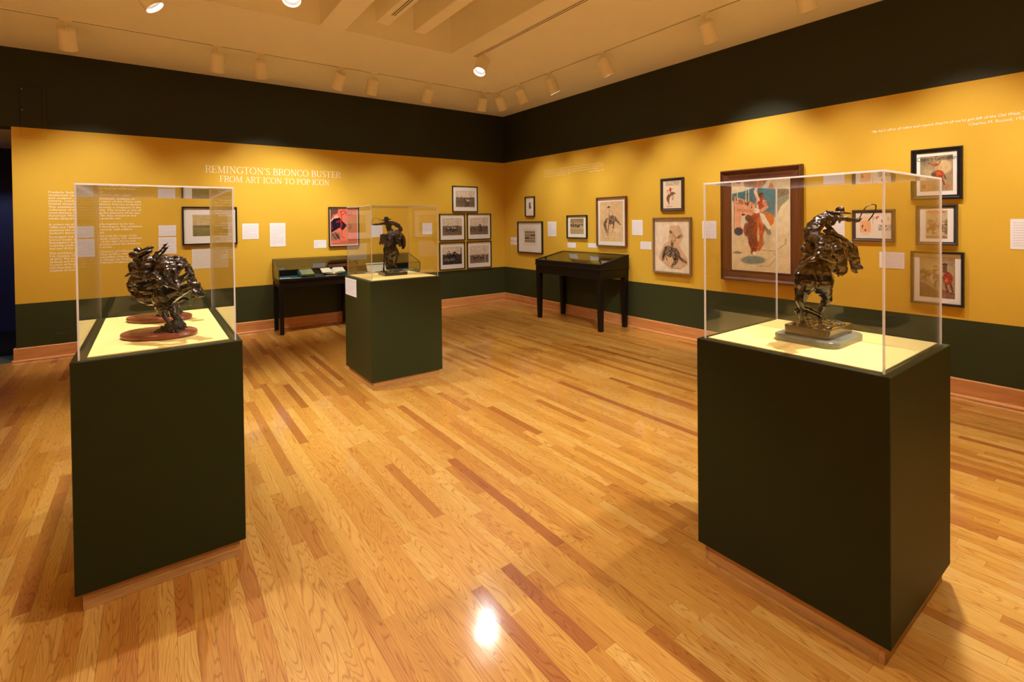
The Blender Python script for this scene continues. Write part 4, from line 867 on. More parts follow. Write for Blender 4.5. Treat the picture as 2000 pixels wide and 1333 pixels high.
def sheet(name, x, y, z, w, d, rz, m, label, cat, group=None, tilt=0.0, lines=4, th=.002):
    t = empty(name, (x, y, z), rz, label, cat, group); t.rotation_euler = (tilt, 0, rz)
    b = MB(); b.bbox(-w / 2, w / 2, -d / 2, d / 2, 0, th, .0004); b.build('sheet', M[m], t)
    if lines:
        r = random.Random(int(x * 977)); k = MB(); st = d * .8 / lines
        for i in range(lines):
            xx = -w * .42
            while xx < w * .40:
                l = min(r.uniform(.05, .12) * w, w * .42 - xx); yy = d * .4 - st * (i + .5)
                k.add([(xx, yy - st * .18, th + .0003), (xx + l, yy - st * .18, th + .0003), (xx + l, yy + st * .18, th + .0003), (xx, yy + st * .18, th + .0003)], [(0, 1, 2, 3)]); xx += l + .015 * w
        tag(k.build('printed_text', M['ink'], t, fix=False), kind='stuff')
    return t
ZL = .7524
CG = 'caption cards inside the glass tables'
sheet('caption_card', -3.955, -.345, ZL, .13, .07, 0, 'card', 'caption card at the far left inside the glass table with the books', 'label', CG)
sheet('caption_card', -3.835, -.412, ZL, .15, .05, 0, 'card', 'caption card in front of the closed book', 'label', CG)
sheet('caption_card', -3.352, -.415, ZL, .15, .05, 0, 'card', 'caption card in front of the open book', 'label', CG)
def book_rest(x, y, z, w, d, h, label):
    """low wedge covered in the lining cloth, its back edge raised"""
    t = empty('book_rest', (x, y, z), 0, label, 'stand'); b = MB(); wedge_panel(b, -w / 2, w / 2, -d / 2, d / 2, 0, .012, h); b.build('wedge', M['teal'], t)
def closed_book(x, y, z, rz, tilt):
    t = empty('closed_book', (x, y, z), rz, 'closed grey green book lying tilted in the glass table', 'book'); t.rotation_euler = (tilt, 0, rz)
    b = MB(); b.bbox(-.085, .085, -.115, .115, 0, .003, .001); b.build('cover', M['bookgreen'], t)
    b = MB(); b.bbox(-.082, .080, -.110, .110, .003, .022, .001); b.build('pages', M['bookbrown'], t)
    b = MB(); b.bbox(-.085, .085, -.115, .115, .022, .025, .001); b.build('cover', M['bookgreen'], t)
    b = MB(); b.bbox(.0802, .0862, -.115, .115, .002, .0235, .001); b.build('spine', M['bookbrown'], t)
book_rest(-3.655, -.265, ZL, .20, .20, .075, 'low teal wedge under the closed book')
closed_book(-3.655, -.268, ZL + .050, 0, R(17.5))
def open_book(x, y, z, rz, tilt):
    t = empty('open_book', (x, y, z), rz, 'open book with cream pages fanned in the glass table', 'book'); t.rotation_euler = (tilt, 0, rz)
    for s in (-1, 1):
        b = MB(); b.add([(s * xx, yy, zz + dz) for yy in (-.095, .095) for dz in (0, .004) for xx, zz in ((.002, .0), (.08, .012), (.165, .030))],
            [(0, 1, 4, 3), (1, 2, 5, 4), (6, 9, 10, 7), (7, 10, 11, 8), (0, 6, 7, 1), (1, 7, 8, 2), (3, 4, 10, 9), (4, 5, 11, 10), (2, 8, 11, 5), (0, 3, 9, 6)]); b.build('cover', M['bookbrown'], t)
        n = 9; prof = [(.002 + .156 * i / (n - 1), .004 + .032 * (i / (n - 1)) + .020 * math.sin(math.pi * (i / (n - 1)) ** .6)) for i in range(n)]
        base = [(.002 + .156 * i / (n - 1), .0045 + .027 * (i / (n - 1)) ** 1.2) for i in range(n)]
        vs = [(s * a, yy, c) for yy in (-.09, .09) for a, c in base] + [(s * a, yy, c) for yy in (-.09, .09) for a, c in prof]
        fs = []
        for i in range(n - 1):
            fs += [(i, i + 1, n + i + 1, n + i), (2 * n + i, 3 * n + i, 3 * n + i + 1, 2 * n + i + 1), (i, 2 * n + i, 2 * n + i + 1, i + 1), (n + i, n + i + 1, 3 * n + i + 1, 3 * n + i)]
        fs += [(n - 1, 3 * n - 1, 4 * n - 1, 2 * n - 1), (0, n, 3 * n, 2 * n)]
        b = MB(); b.add(vs, fs); b.build('pages', M['paper'], t)
book_rest(-3.29, -.265, ZL, .22, .17, .065, 'low teal wedge under the open book')
open_book(-3.29, -.268, ZL + .0395, R(-3), R(17.5))
sheet('caption_card', -2.76, -.38, ZL, .15, .09, 0, 'card', 'left caption card in the glass table behind the middle pedestal', 'label', CG)
sheet('caption_card', -2.14, -.36, ZL + .004, .17, .09, 0, 'card', 'right caption card in the glass table behind the middle pedestal', 'label', CG)
t = empty('drawing_album', (-2.60, -.235, ZL), 0, 'cream album page with a small dark horse drawing propped in the rear glass table', 'book')
b = MB(); b.bbox(-.15, .15, -.11, .0, 0, .010, .002); b.build('lower_page', M['paper'], t)
b = MB(); b.add([(-.15, .0, .0), (.15, .0, .0), (.15, .085, .125), (-.15, .085, .125), (-.15, .008, -.0), (.15, .008, -.0), (.15, .094, .122), (-.15, .094, .122)], [(0, 1, 2, 3), (7, 6, 5, 4), (0, 4, 5, 1), (1, 5, 6, 2), (2, 6, 7, 3), (3, 7, 4, 0)]); up = b.build('upper_page', M['paper'], t)
cv = Canvas(.14, .08, lin(214, 200, 172), res=40); cv.horse(.5, .6, .7, .1, 1, DRK, (DRK, DRK, DRK), .1)
o = link('artwork', cv.mesh(.14, .08), up); o.location = (0.05, .022, .031); o.rotation_euler = (math.atan2(.085, .125) * -1, 0, 0)
Z2 = .8486
sheet('open_pamphlet', -.33, -1.80, Z2, .24, .17, R(-80), 'card', 'white pamphlet at the left end inside the slant topped table', 'paper', tilt=0, lines=6)
sheet('open_pamphlet', -.40, -2.36, Z2, .30, .20, R(-92), 'paper', 'cream pamphlet in the middle of the slant topped table', 'paper', lines=6)
sheet('open_pamphlet', -.38, -2.78, Z2, .24, .18, R(-86), 'card', 'white pamphlet at the right end inside the slant topped table', 'paper', lines=6)

# ------------------------------------------------------------------ bronzes
STATUE_ARM_RAISED = {
  'horse': [('e',[-.0723,-.0298,.2657],[.043,.0419,.0618],0),('e',[.005,-.0099,.2573],[.0503,.0445,.0618],0),('e',[-.0055,.0107,.3024],[.0618,.055,.055],0),('e',[.0432,.0413,.347],[.0629,.0576,.055],0),('e',[.1126,.0816,.3704],[.055,.0524,.0498],0),('e',[.15,.1009,.3193],[.0377,.0393,.0498],0),('c',[[.1237,.0818,.3866,.0419],[.1878,.1117,.3843,.0346],[.2234,.1217,.3778,.0283]]),('c',[[.2267,.1217,.3833,.0262],[.2386,.1213,.3499,.022],[.2504,.1209,.3165,.0168],[.2613,.1207,.2998,.0131]]),('c',[[.2329,.1212,.3389,.0199],[.2379,.1205,.2862,.0115],[.2444,.1204,.2789,.0094]]),('c',[[.2195,.1019,.3982,.0084],[.2153,.1022,.4196,.0031]]),('c',[[.1972,.1015,.3682,.0084],[.2086,.0865,.3636,.0073],[.2292,.0863,.3525,.0052]]),('e',[.2205,.0863,.3536],[.0105,.0063,.0073],0),('e',[.2504,.1008,.3116],[.0068,.0052,.0047],0),('c',[[.2431,.1006,.2963,.0073],[.258,.1007,.3006,.0068],[.2661,.1105,.2885,.0047]]),('c',[[.2239,.1006,.2966,.0115],[.2335,.1104,.2779,.0073],[.2428,.1103,.2755,.0063]]),('c',[[.189,.0818,.3913,.0105],[.1923,.1022,.4177,.0094],[.1705,.1024,.4333,.0084]]),('c',[[.1291,.0418,.3888,.0073],[.1815,.0712,.3432,.0063],[.2136,.086,.3281,.0042]]),('c',[[.2599,.1419,.3941,.0063],[.2622,.142,.4069,.0021]]),('c',[[.158,.1007,.3028,.0199],[.1798,.1004,.2833,.0136],[.1619,.0903,.272,.0094],[.1399,.0804,.2776,.0073],[.1408,.0802,.2624,.0037]]),('c',[[.1874,.1608,.3138,.0189],[.2335,.1705,.2898,.0115],[.2219,.1603,.2683,.0073]]),('c',[[-.077,-.0204,.223,.0325],[-.0863,-.0209,.1816,.0199],[-.093,-.0214,.1454,.0131],[-.0871,-.0218,.1116,.0084],[-.0801,-.0221,.0881,.0079],[-.076,-.0222,.0803,.011]]),('c',[[.024,-.0005,.2139,.0325],[.0377,-.0009,.1771,.0199],[.0196,-.0013,.1485,.0142],[.0046,-.0017,.1224,.0105],[.0064,-.0021,.091,.0079],[.0092,-.0024,.0621,.0084],[.0133,-.0026,.049,.0121]]),('c',[[-.1114,-.09,.2481,.0094],[-.1278,-.0904,.2182,.0136],[-.1371,-.0908,.1882,.0147],[-.1139,-.0812,.1561,.0136],[-.0751,-.0714,.1412,.0131],[-.036,-.0616,.1237,.0105],[-.0225,-.0619,.1047,.0037]]),('c',[[-.1072,-.0314,.1421,.0094],[-.1135,-.0315,.137,.0073],[-.1075,-.0317,.1189,.0052]]),('c',[[-.0945,-.0615,.132,.0084],[-.0855,-.0617,.1166,.0047]]),('c',[[.0735,.0628,.4637,.0115],[.1015,.0726,.4524,.0147],[.1418,.0924,.4378,.0157],[.1758,.1021,.4151,.0157],[.2045,.112,.4061,.0136],[.2336,.122,.4026,.0084]]),('c',[[.0634,.0228,.4647,.0073],[.0833,.0328,.4685,.0058],[.1152,.0526,.4528,.0073],[.1433,.0624,.4387,.0068],[.1785,.0822,.423,.0063]])],
  'saddle': [('c',[[-.1188,-.059,.3298,.0047],[-.1058,-.0687,.3493,.0084],[-.0889,-.0785,.3675,.0105],[-.0636,-.0784,.3743,.0105],[-.022,-.0686,.361,.0105],[.0148,-.0588,.3446,.0105],[.0433,-.0488,.3394,.0063]]),('e',[-.0219,-.0282,.3865],[.0655,.0393,.0393],10),('e',[.0783,.0216,.3746],[.055,.0367,.0419],8),('c',[[.0134,.0025,.4446,.0157],[.0736,.0223,.4275,.0178],[.1415,.052,.4042,.0157]]),('c',[[-.0727,-.0183,.3787,.0105],[-.0674,-.0181,.3942,.0157],[-.0394,.002,.4033,.021]]),('c',[[-.1085,-.039,.329,.0042],[-.1137,-.039,.3239,.0026]])],
  'rider': [('e',[-.018,.0025,.445],[.0325,.0314,.0288],0),('c',[[-.0273,.0027,.4556,.0283],[-.0071,.0131,.4856,.0293],[.0243,.0234,.5116,.0262],[.0601,.0336,.5272,.022]]),('c',[[-.043,-.0375,.4413,.022],[-.0442,-.0877,.4254,.0199],[-.0623,-.1081,.3942,.0147],[-.0863,-.1186,.3604,.0105],[-.1099,-.1287,.3516,.0084]]),('c',[[.0481,.0824,.4364,.021],[.1108,.1121,.4127,.0178]]),('c',[[.0588,.0235,.524,.0168],[.0824,.0035,.5235,.0136],[.1018,-.0065,.5191,.0115],[.126,-.0166,.5146,.0089],[.1478,-.0166,.5113,.0094],[.1613,-.0166,.5132,.0089]]),('c',[[.1493,-.0166,.5102,.0063],[.1508,-.0167,.5019,.0037]]),('c',[[.1623,-.0166,.5137,.0052],[.1738,-.0165,.5177,.0026]]),('c',[[.0718,.0034,.5148,.0105],[.0664,.0032,.4991,.0073],[.0611,.0032,.4939,.0042]]),('c',[[.0913,-.0066,.5145,.0084],[.0885,-.0067,.5041,.0042]]),('c',[[.0805,.0734,.5149,.0157],[.0964,.073,.4795,.0115],[.1071,.0526,.4528,.0089],[.1231,.0525,.4393,.0073]]),('e',[.1,.0337,.5358],[.0157,.0157,.0178],0),('c',[[.1039,.0237,.533,.0073],[.1171,.0236,.5286,.0052],[.1091,.0235,.5224,.0042]]),('c',[[-.05,-.0071,.4717,.0136],[-.0524,-.0074,.4509,.0126],[-.0505,-.0077,.43,.0115]])],
  'hat': [('e',[.1092,.0338,.5448],[.0545,.0367,.0058],5),('e',[.1173,.034,.5574],[.0178,.0189,.0147],-8),('c',[[.0571,.0338,.5453,.0052],[.0614,.034,.5559,.0031]])],
  'whip': [('c',[[.1613,-.0166,.5111,.0024],[.1783,-.0162,.5473,.0026],[.1941,-.0159,.5689,.0026],[.2176,-.0158,.578,.0026],[.2357,-.0158,.5747,.0026],[.2334,-.0161,.5518,.0026],[.2175,-.0164,.5271,.0031],[.2028,-.0166,.5096,.0026]])],
}
STATUE_ARM_LEFT = {
  'horse': [('e',[-.024,.0007,.3077],[.062,.0644,.0595],0),('e',[-.0099,-.0199,.2591],[.0595,.0595,.0545],0),('e',[-.0153,.0514,.3553],[.0669,.0694,.0595],0),('e',[.0237,.1015,.3632],[.0545,.0595,.0595],0),('c',[[.0341,.1018,.3884,.0471],[.0692,.1015,.3627,.0372],[.0907,.081,.3279,.0268],[.0971,.0606,.2935,.0208],[.0929,.0502,.2665,.0129],[.0907,.0501,.2565,.0059]]),('c',[[.0847,.1019,.3954,.0079],[.0972,.1017,.3826,.0059]]),('c',[[.0485,.1009,.3224,.0248],[.0532,.1006,.292,.0149]]),('c',[[-.0593,-.0198,.2646,.0307],[-.0657,-.0205,.2153,.0178],[-.0742,-.0211,.166,.0109],[-.0805,-.0216,.1266,.0074],[-.0834,-.0221,.0871,.0069],[-.0863,-.0226,.0501,.0099]]),('c',[[.0249,-.0,.2476,.0347],[.0437,.0194,.2015,.0178],[.0369,.0189,.1667,.0119],[.0266,.0185,.1345,.0079],[.0212,.0181,.1022,.0074],[.0308,.0176,.0672,.0099]]),('c',[[-.0155,-.0602,.232,.0297],[-.0356,-.0609,.1833,.0208],[-.041,-.0614,.1393,.0169],[-.0375,-.0619,.1001,.0119]]),('c',[[-.014,-.0316,.1267,.0149],[.003,-.0319,.1018,.0208],[.0201,-.0321,.0893,.0169]]),('e',[-.0114,-.0215,.1307],[.0223,.0198,.0297],0),('c',[[.008,.0494,.1998,.0248],[-.0172,.0492,.1851,.0198]])],
  'saddle': [('c',[[-.0139,-.0981,.3948,.0297],[-.0627,-.0984,.371,.0297],[-.0777,-.0989,.3372,.0238],[-.0997,-.0991,.318,.0069]]),('c',[[-.0625,-.0982,.3904,.0223],[-.0843,-.0981,.3955,.0129]]),('c',[[-.0337,-.1187,.3521,.0248],[-.039,-.1191,.3183,.0119],[-.0246,-.1193,.3036,.0079]]),('c',[[.046,-.0179,.4115,.0347],[.0653,-.0185,.3669,.0297],[.0648,-.0191,.3224,.0188]])],
  'rider': [('c',[[-.0128,.0023,.4265,.0307],[-.0323,.0027,.4614,.0273],[-.0369,.0031,.4912,.0278],[-.0267,.0034,.5134,.0258]]),('c',[[-.0019,.0035,.5181,.0198],[.0278,.0034,.5103,.0208],[.0622,.0031,.4901,.0208],[.0818,.0028,.4651,.0178],[.0616,.0023,.4307,.0208],[.0332,-.0478,.4173,.0228]]),('c',[[.0058,-.0978,.4188,.0297],[.0195,-.1384,.3715,.0238],[.0167,-.1489,.3334,.0169],[-.0005,-.1593,.3053,.0109]]),('c',[[.0548,-.0777,.4276,.0238],[.0686,-.0982,.389,.0178],[.0633,-.0987,.3502,.0119]]),('c',[[-.0564,.0034,.5162,.0169],[-.0837,-.0066,.5156,.0134],[-.1158,-.0166,.511,.0109],[-.1554,-.0167,.505,.0089],[-.1899,-.0167,.5069,.0074],[-.2037,-.0166,.51,.0084]]),('c',[[-.2037,-.0166,.51,.0059],[-.2075,-.0165,.5204,.0035]]),('e',[-.0562,.0037,.5351],[.0188,.0188,.0208],0),('c',[[-.0564,-.0265,.5237,.0079],[-.0639,-.0265,.5189,.004]]),('c',[[.0817,.0027,.4552,.0139],[.0939,.0025,.4402,.0069]])],
  'hat': [('e',[-.0585,.0039,.5519],[.0516,.0397,.0084],-8),('e',[-.0599,.0041,.5668],[.0238,.0238,.0169],0)],
  'whip': [('c',[[-.2037,-.0167,.508,.0025],[-.1964,-.0162,.5425,.0025],[-.1843,-.0159,.5646,.0025],[-.1596,-.0159,.5708,.0025],[-.135,-.016,.5626,.0025],[-.1178,-.0161,.5515,.0025],[-.1016,-.0162,.5464,.002]]),('c',[[-.135,-.016,.5626,.002],[-.102,-.006,.5563,.002]])],
}
STATUE_TWISTING = {
  'horse': [('e',[-.0325,-.0007,.1978],[.0699,.0552,.0478],18),('e',[.0264,-.0007,.1972],[.0625,.0552,.0552],-5),('e',[-.117,.0299,.2427],[.0441,.0441,.0552],0),('e',[-.0228,.0501,.2541],[.0699,.0478,.0625],0),('c',[[.0558,-.0006,.2005,.0423],[.1134,-.0204,.2174,.0265],[.1529,-.0302,.2329,.0191],[.1885,-.0401,.2454,.0154],[.2102,-.04,.2488,.011],[.2155,-.0402,.2372,.0051]]),('c',[[.1819,-.0302,.2326,.0147],[.2008,-.0404,.2193,.0177],[.2169,-.0406,.2046,.0154],[.2357,-.0406,.2001,.0066]]),('c',[[.2081,-.0604,.2184,.0132],[.2007,-.0607,.197,.0088],[.1952,-.0608,.1864,.0037]]),('c',[[.2047,-.0203,.2273,.0088],[.2184,-.0204,.2163,.0044]]),('c',[[.1898,-.07,.2522,.0074],[.197,-.0699,.2574,.0048],[.1954,-.0697,.2717,.0029]]),('c',[[.0197,-.0213,.1492,.0228],[.0303,-.0217,.1163,.014],[.0446,-.022,.0924,.0096],[.0572,-.0223,.074,.0081],[.0607,-.0224,.0612,.0096]]),('c',[[.0051,-.0214,.1421,.0081],[.0428,-.0414,.1451,.0074]]),('c',[[.0378,.0186,.1421,.0257],[.0597,.0181,.1048,.0191],[.0779,.0178,.0786,.0154],[.0944,.0175,.058,.0125],[.1091,.0173,.0449,.0074],[.125,.0173,.0388,.0022]]),('c',[[-.0472,-.0308,.1916,.0257],[-.0981,-.0205,.2124,.0147],[-.1089,-.0203,.2235,.0074],[-.1288,-.0202,.2347,.0033]]),('c',[[.0387,.0788,.1546,.0081],[.0617,.0789,.1677,.0096],[.0807,.0789,.1656,.0074],[.089,.0788,.156,.0029]])],
  'rider': [('e',[.0623,-.0493,.3014],[.0441,.0294,.0552],0),('c',[[-.0018,-.0286,.358,.0088],[.0162,-.0287,.3469,.0162],[.0559,-.0387,.3491,.0154],[.0883,-.0388,.3398,.0191],[.1159,-.0592,.309,.0147],[.1361,-.0798,.2682,.0118],[.1598,-.1001,.2458,.0103],[.1684,-.1003,.2246,.0074]]),('c',[[.1115,-.099,.3272,.0169],[.1214,-.1195,.2872,.0154],[.1385,-.1199,.2592,.0125],[.1662,-.1201,.2449,.0081]]),('e',[-.075,-.0191,.3179],[.0405,.0331,.0349],0),('e',[-.0276,-.0291,.3184],[.0386,.0331,.0368],0),('c',[[-.0785,-.0189,.3325,.0221],[-.0346,-.0288,.3439,.0202],[-.0093,-.0289,.3327,.0184]]),('c',[[-.0053,-.0186,.3609,.0096],[.0003,-.0184,.371,.0081],[.0204,-.0183,.3807,.0059],[.037,-.0181,.3976,.0051],[.0463,-.018,.4084,.0059],[.0544,-.0178,.4178,.0074]]),('c',[[.0536,-.0178,.4167,.0029],[.0647,-.0177,.4272,.0022]]),('c',[[.0482,-.0179,.415,.0029],[.0373,-.0178,.418,.0018]]),('c',[[.0474,-.0079,.4144,.0026],[.0541,-.0078,.4199,.0018]]),('c',[[-.0711,-.0188,.3434,.0169],[-.0709,-.0186,.3616,.0125],[-.0737,-.0184,.3744,.0132]]),('e',[-.0751,-.0183,.3781],[.0147,.0147,.0125],0)],
  'chaps': [('c',[[.0162,-.0993,.3036,.0184],[-.0224,-.0993,.3041,.0132],[-.047,-.0992,.3096,.0088],[-.0611,-.0993,.3045,.0066],[-.0781,-.0994,.2955,.0022]]),('c',[[.0727,-.1193,.3017,.0184],[.0342,-.1196,.2847,.0132],[-.0042,-.1196,.2816,.0096],[-.0129,-.1196,.2782,.0051]]),('c',[[.0967,-.1198,.2666,.0132],[.0652,-.12,.253,.0125],[.0372,-.1201,.2446,.0066]]),('c',[[-.0604,-.0498,.2667,.0221],[-.0892,-.0499,.2599,.0147],[-.1066,-.0499,.2543,.0044]]),('c',[[-.0452,-.0801,.2418,.0184],[-.0595,-.0802,.2384,.0088],[-.079,-.0802,.2387,.0026]]),('c',[[.0401,-.1003,.2295,.0162],[.0049,-.1003,.2299,.0147],[-.0161,-.1001,.2442,.0147]]),('c',[[.101,-.1494,.2978,.0125],[.125,-.1596,.2781,.011],[.1178,-.16,.2508,.0088]]),('c',[[-.1302,.0012,.3423,.0074],[-.1228,.0012,.3459,.0103],[-.1341,.0009,.3203,.0081]])],
  'cloak': [('c',[[.0794,.0012,.34,.0132],[.0961,.0013,.349,.0096],[.1125,.0012,.3396,.014],[.1345,.001,.3284,.0154],[.1489,.0007,.3061,.0132],[.158,.0005,.2913,.0096],[.1504,.0003,.2767,.0081],[.1539,.0001,.2583,.0051]]),('c',[[.1146,-.019,.3268,.0162],[.0999,-.0191,.316,.0125]]),('c',[[.0924,.0012,.3454,.0051],[.0961,.0014,.3553,.0029]]),('c',[[.1286,.0207,.3006,.0096],[.0957,.0303,.2739,.0074],[.0739,.0399,.243,.0037]]),('c',[[.1598,.0005,.2913,.0037],[.1653,.0006,.2931,.0015]])],
  'hat': [('e',[-.0505,-.0182,.3913],[.0397,.0243,.0125],-22),('e',[-.0991,-.0182,.3874],[.0199,.0199,.0169],-10),('e',[-.0773,-.0183,.3814],[.0235,.0206,.0132],0),('c',[[-.0304,-.018,.4013,.0081],[-.0164,-.018,.4084,.0044]])],
  'mound': [('c',[[-.0236,-.043,.0208,.0051],[.0053,-.0429,.0227,.0096],[.0309,-.0329,.0292,.0169],[.0385,-.0228,.0323,.0177]]),('c',[[.0385,-.0228,.0323,.0221],[.0609,-.0127,.0408,.0313],[.0798,-.0027,.0421,.0316],[.087,-.0029,.0273,.025]]),('c',[[.0579,-.0025,.0534,.0206],[.0728,-.0023,.0716,.0162]]),('c',[[.0808,-.053,.0206,.0125],[.1168,-.0529,.0238,.0125]])],
}

def sculpt(name, prims, voxel, m, parent, smooth=4, rough=0.0, nscale=30.0, zmin=None):
    """lumps and tapering limbs fused into one continuous skin"""
    bm = bmesh.new()
    def ball(c, r, tilt=0):
        mtx = Matrix.Translation(c) @ Matrix.Rotation(R(tilt), 4, 'Y') @ Matrix.Diagonal((r[0], r[1], r[2], 1))
        bmesh.ops.create_icosphere(bm, subdivisions=3, radius=1, matrix=mtx)
    for p in prims:
        if p[0] == 'e': ball(p[1], p[2], p[3])
        else:
            ch = p[1]
            for (ax, ay, az, ar), (bx, by, bz, br_) in zip(ch[:-1], ch[1:]):
                A, B = Vector((ax, ay, az)), Vector((bx, by, bz)); d = (B - A).length
                n = max(2, int(d / max(min(ar, br_) * .35, .0015)) + 1); n = min(n, 26)
                for i in range(n + 1):
                    k = i / n; rr = ar + (br_ - ar) * k; mtx = Matrix.Translation(A.lerp(B, k))
                    bmesh.ops.create_icosphere(bm, subdivisions=2, radius=rr, matrix=mtx)
    me = bpy.data.meshes.new(name); bm.to_mesh(me); bm.free()
    o = bpy.data.objects.new(name, me); COL.objects.link(o)
    r = o.modifiers.new('r', 'REMESH'); r.mode = 'VOXEL'; r.voxel_size = voxel
    s = o.modifiers.new('s', 'SMOOTH'); s.iterations = smooth; s.factor = .6
    dg = bpy.context.evaluated_depsgraph_get(); m2 = bpy.data.meshes.new_from_object(o.evaluated_get(dg)); bpy.data.objects.remove(o)
    if rough:
        m2.update(); co = [v.co.copy() for v in m2.vertices]; no = [v.normal.copy() for v in m2.vertices]
        for v, c, n in zip(m2.vertices, co, no):
            q = c * nscale; f = 1 - 2 * abs(noise.noise(q)); g = noise.noise(q * 2.3 + Vector((7, 3, 1)))
            v.co = c + n * rough * (.75 * f + .5 * g - .35)
    if zmin is not None:
        for v in m2.vertices: v.co.z = max(v.co.z, zmin)
    m2.materials.clear(); m2.materials.append(m); m2.polygons.foreach_set('use_smooth', [True] * len(m2.polygons)); m2.update()
    return link(name, m2, parent)

def rounded_slab(w, d, z0, z1, rad, ch, seg=6, rough=0.0, wob=0.0):
    """block with rounded corners; a rough one gets a lumpy earth top"""
    ring = []
    for cx_, cy_, a0 in ((w / 2 - rad, d / 2 - rad, 0), (-w / 2 + rad, d / 2 - rad, 90), (-w / 2 + rad, -d / 2 + rad, 180), (w / 2 - rad, -d / 2 + rad, 270)):
        for i in range(seg + 1):
            a = R(a0 + 90 * i / seg); ring.append((cx_ + rad * math.cos(a), cy_ + rad * math.sin(a), math.cos(a), math.sin(a)))
    n = len(ring); b = MB(); vs = []
    for off, z in ((0, z0), (0, z1 - ch), (ch, z1)):
        vs += [(x - c * off, y - s * off, z) for x, y, c, s in ring]
    fs = [(k * n + i, k * n + (i + 1) % n, (k + 1) * n + (i + 1) % n, (k + 1) * n + i) for k in range(2) for i in range(n)]
    if not rough:
        fs.append(tuple(range(2 * n, 3 * n)))
    else:
        K = 9
        for k in range(1, K + 1):
            f = 1 - k / (K + 1)
            vs += [((x - c * ch) * f, (y - s * ch) * f, z1 + rough * (abs(noise.noise(Vector(((x - c * ch) * f * 34, (y - s * ch) * f * 34, 3)))) * 2.2 - .2)) for x, y, c, s in ring]
            fs += [((k + 1) * n + i, (k + 1) * n + (i + 1) % n, (k + 2) * n + (i + 1) % n, (k + 2) * n + i) for i in range(n)]
        vs.append((0, 0, z1 + rough * .4)); fs += [((K + 2) * n + i, (K + 2) * n + (i + 1) % n, len(vs) - 1) for i in range(n)]
    fs.append(tuple(reversed(range(n)))); b.add(vs, fs); return b
def ground(parent, w, d, z, m, seed=1, n=90, r0=.006, r1=.014, voxel=.0028):
    r = random.Random(seed); pr = [('e', (0, 0, z), (w * .46, d * .44, .004), 0)]
    for _ in range(n):
        a = r.uniform(r0, r1); pr.append(('e', (r.uniform(-.5, .5) * (w - 2.4 * a), r.uniform(-.5, .5) * (d - 2.4 * a), z + r.uniform(-.001, .003)), (a, a * r.uniform(.5, .9), a * r.uniform(.35, .7)), r.uniform(-30, 30)))
    return sculpt('rough_ground', pr, voxel, m, parent, 1, .0016, 90)
BG = 'bronze bucking horse and rider groups'
DZ = PZ + .0062
def world_child(o, yaw):   # keep square to the pedestal inside a turned thing
    o.rotation_euler = (0, 0, -yaw)
# right-hand bronze on marble
t = empty('bronze_statue', (-3.13, -6.66, DZ), VIEW_YAW, 'large brown bronze rearing horse and rider with a whip, on a grey green marble slab', 'sculpture', BG)
S = STATUE_ARM_RAISED; dz = -.0062
o = rounded_slab(.315, .250, 0.0003, .026, .055, .004).build('marble_slab', M['marble'], t); world_child(o, VIEW_YAW)
o = rounded_slab(.245, .175, .0265, .066, .018, .003).build('earth_base', M['bronze'], t); world_child(o, VIEW_YAW)
o = ground(t, .238, .168, .066, M['bronze_dark'], 3); world_child(o, VIEW_YAW)
o = sculpt('horse', S['horse'], .0034, M['bronze'], t, 4, .0030, 30); o.location.z = dz
o = sculpt('saddle', S['saddle'], .0032, M['bronze'], t, 2, .0045, 46); o.location.z = dz
o = sculpt('rider', S['rider'], .0028, M['bronze_dark'], t, 2, .0046, 50); o.location.z = dz
o = sculpt('hat', S['hat'], .0024, M['bronze_dark'], t, 2, .0012, 50); o.location.z = dz
o = sculpt('whip', S['whip'], .0016, M['bronze_dark'], t, 1); o.location.z = dz
# middle bronze
t = empty('bronze_statue', (-3.49, -2.96, DZ), VIEW_YAW, 'small dark bronze rearing horse and rider alone on the middle pedestal', 'sculpture', BG)
S = STATUE_ARM_LEFT
o = rounded_slab(.235, .195, 0.0003, .032, .014, .003).build('earth_base', M['bronze_dark'], t); world_child(o, VIEW_YAW)
o = ground(t, .228, .188, .032, M['bronze_dark'], 5); world_child(o, VIEW_YAW)
o = sculpt('horse', S['horse'], .0036, M['bronze_dark'], t, 3, .0050, 34); o.location.z = dz
o = sculpt('saddle', S['saddle'], .0040, M['bronze_black'], t, 1, .0110, 42); o.location.z = dz
o = sculpt('rider', S['rider'], .0040, M['bronze_black'], t, 2, .0075, 44); o.location.z = dz
o = sculpt('hat', S['hat'], .0032, M['bronze_dark'], t, 2); o.location.z = dz
o = sculpt('whip', S['whip'], .0016, M['bronze_black'], t, 1); o.location.z = dz
# the two left-hand bronzes
t = empty('bronze_statue', (-5.405, -4.765, DZ), VIEW_YAW, 'dark bronze plunging horse and rider, nearer of the two on oval wooden bases', 'sculpture', BG)
S = STATUE_TWISTING
b = MB(); b.lathe([(.150, 0.0003), (.160, .004), (.163, .012), (.160, .020), (.150, .024), (.0, .0242)], 56, sy=.72); b.build('oval_base', M['oval'], t)
for nm, ky, vx, sm, rg, ns in (('mound', 'mound', .0030, 1, .009, 44), ('horse', 'horse', .0032, 3, .0044, 36), ('rider', 'rider', .0030, 2, .0042, 44), ('chaps', 'chaps', .0028, 2, .0062, 52), ('cloak', 'cloak', .0026, 2, .0055, 56), ('hat', 'hat', .0024, 2, .0022, 44)):
    o = sculpt(nm, S[ky], vx, M['bronze_black'], t, sm, rg, ns, zmin=.0300); o.location.z = dz
k = MB(); k.tube([(.132, -.02, .165), (.147, -.03, .148), (.172, -.03, .146), (.185, -.03, .160), (.183, -.03, .176)], .0011, 6); k.build('rein', M['bronze_black'], t)
t2 = t.copy(); COL.objects.link(t2); t2.location = (-5.398, -4.285, DZ)
t2['label'] = 'matching bronze plunging horse on an oval base, behind the nearer one'
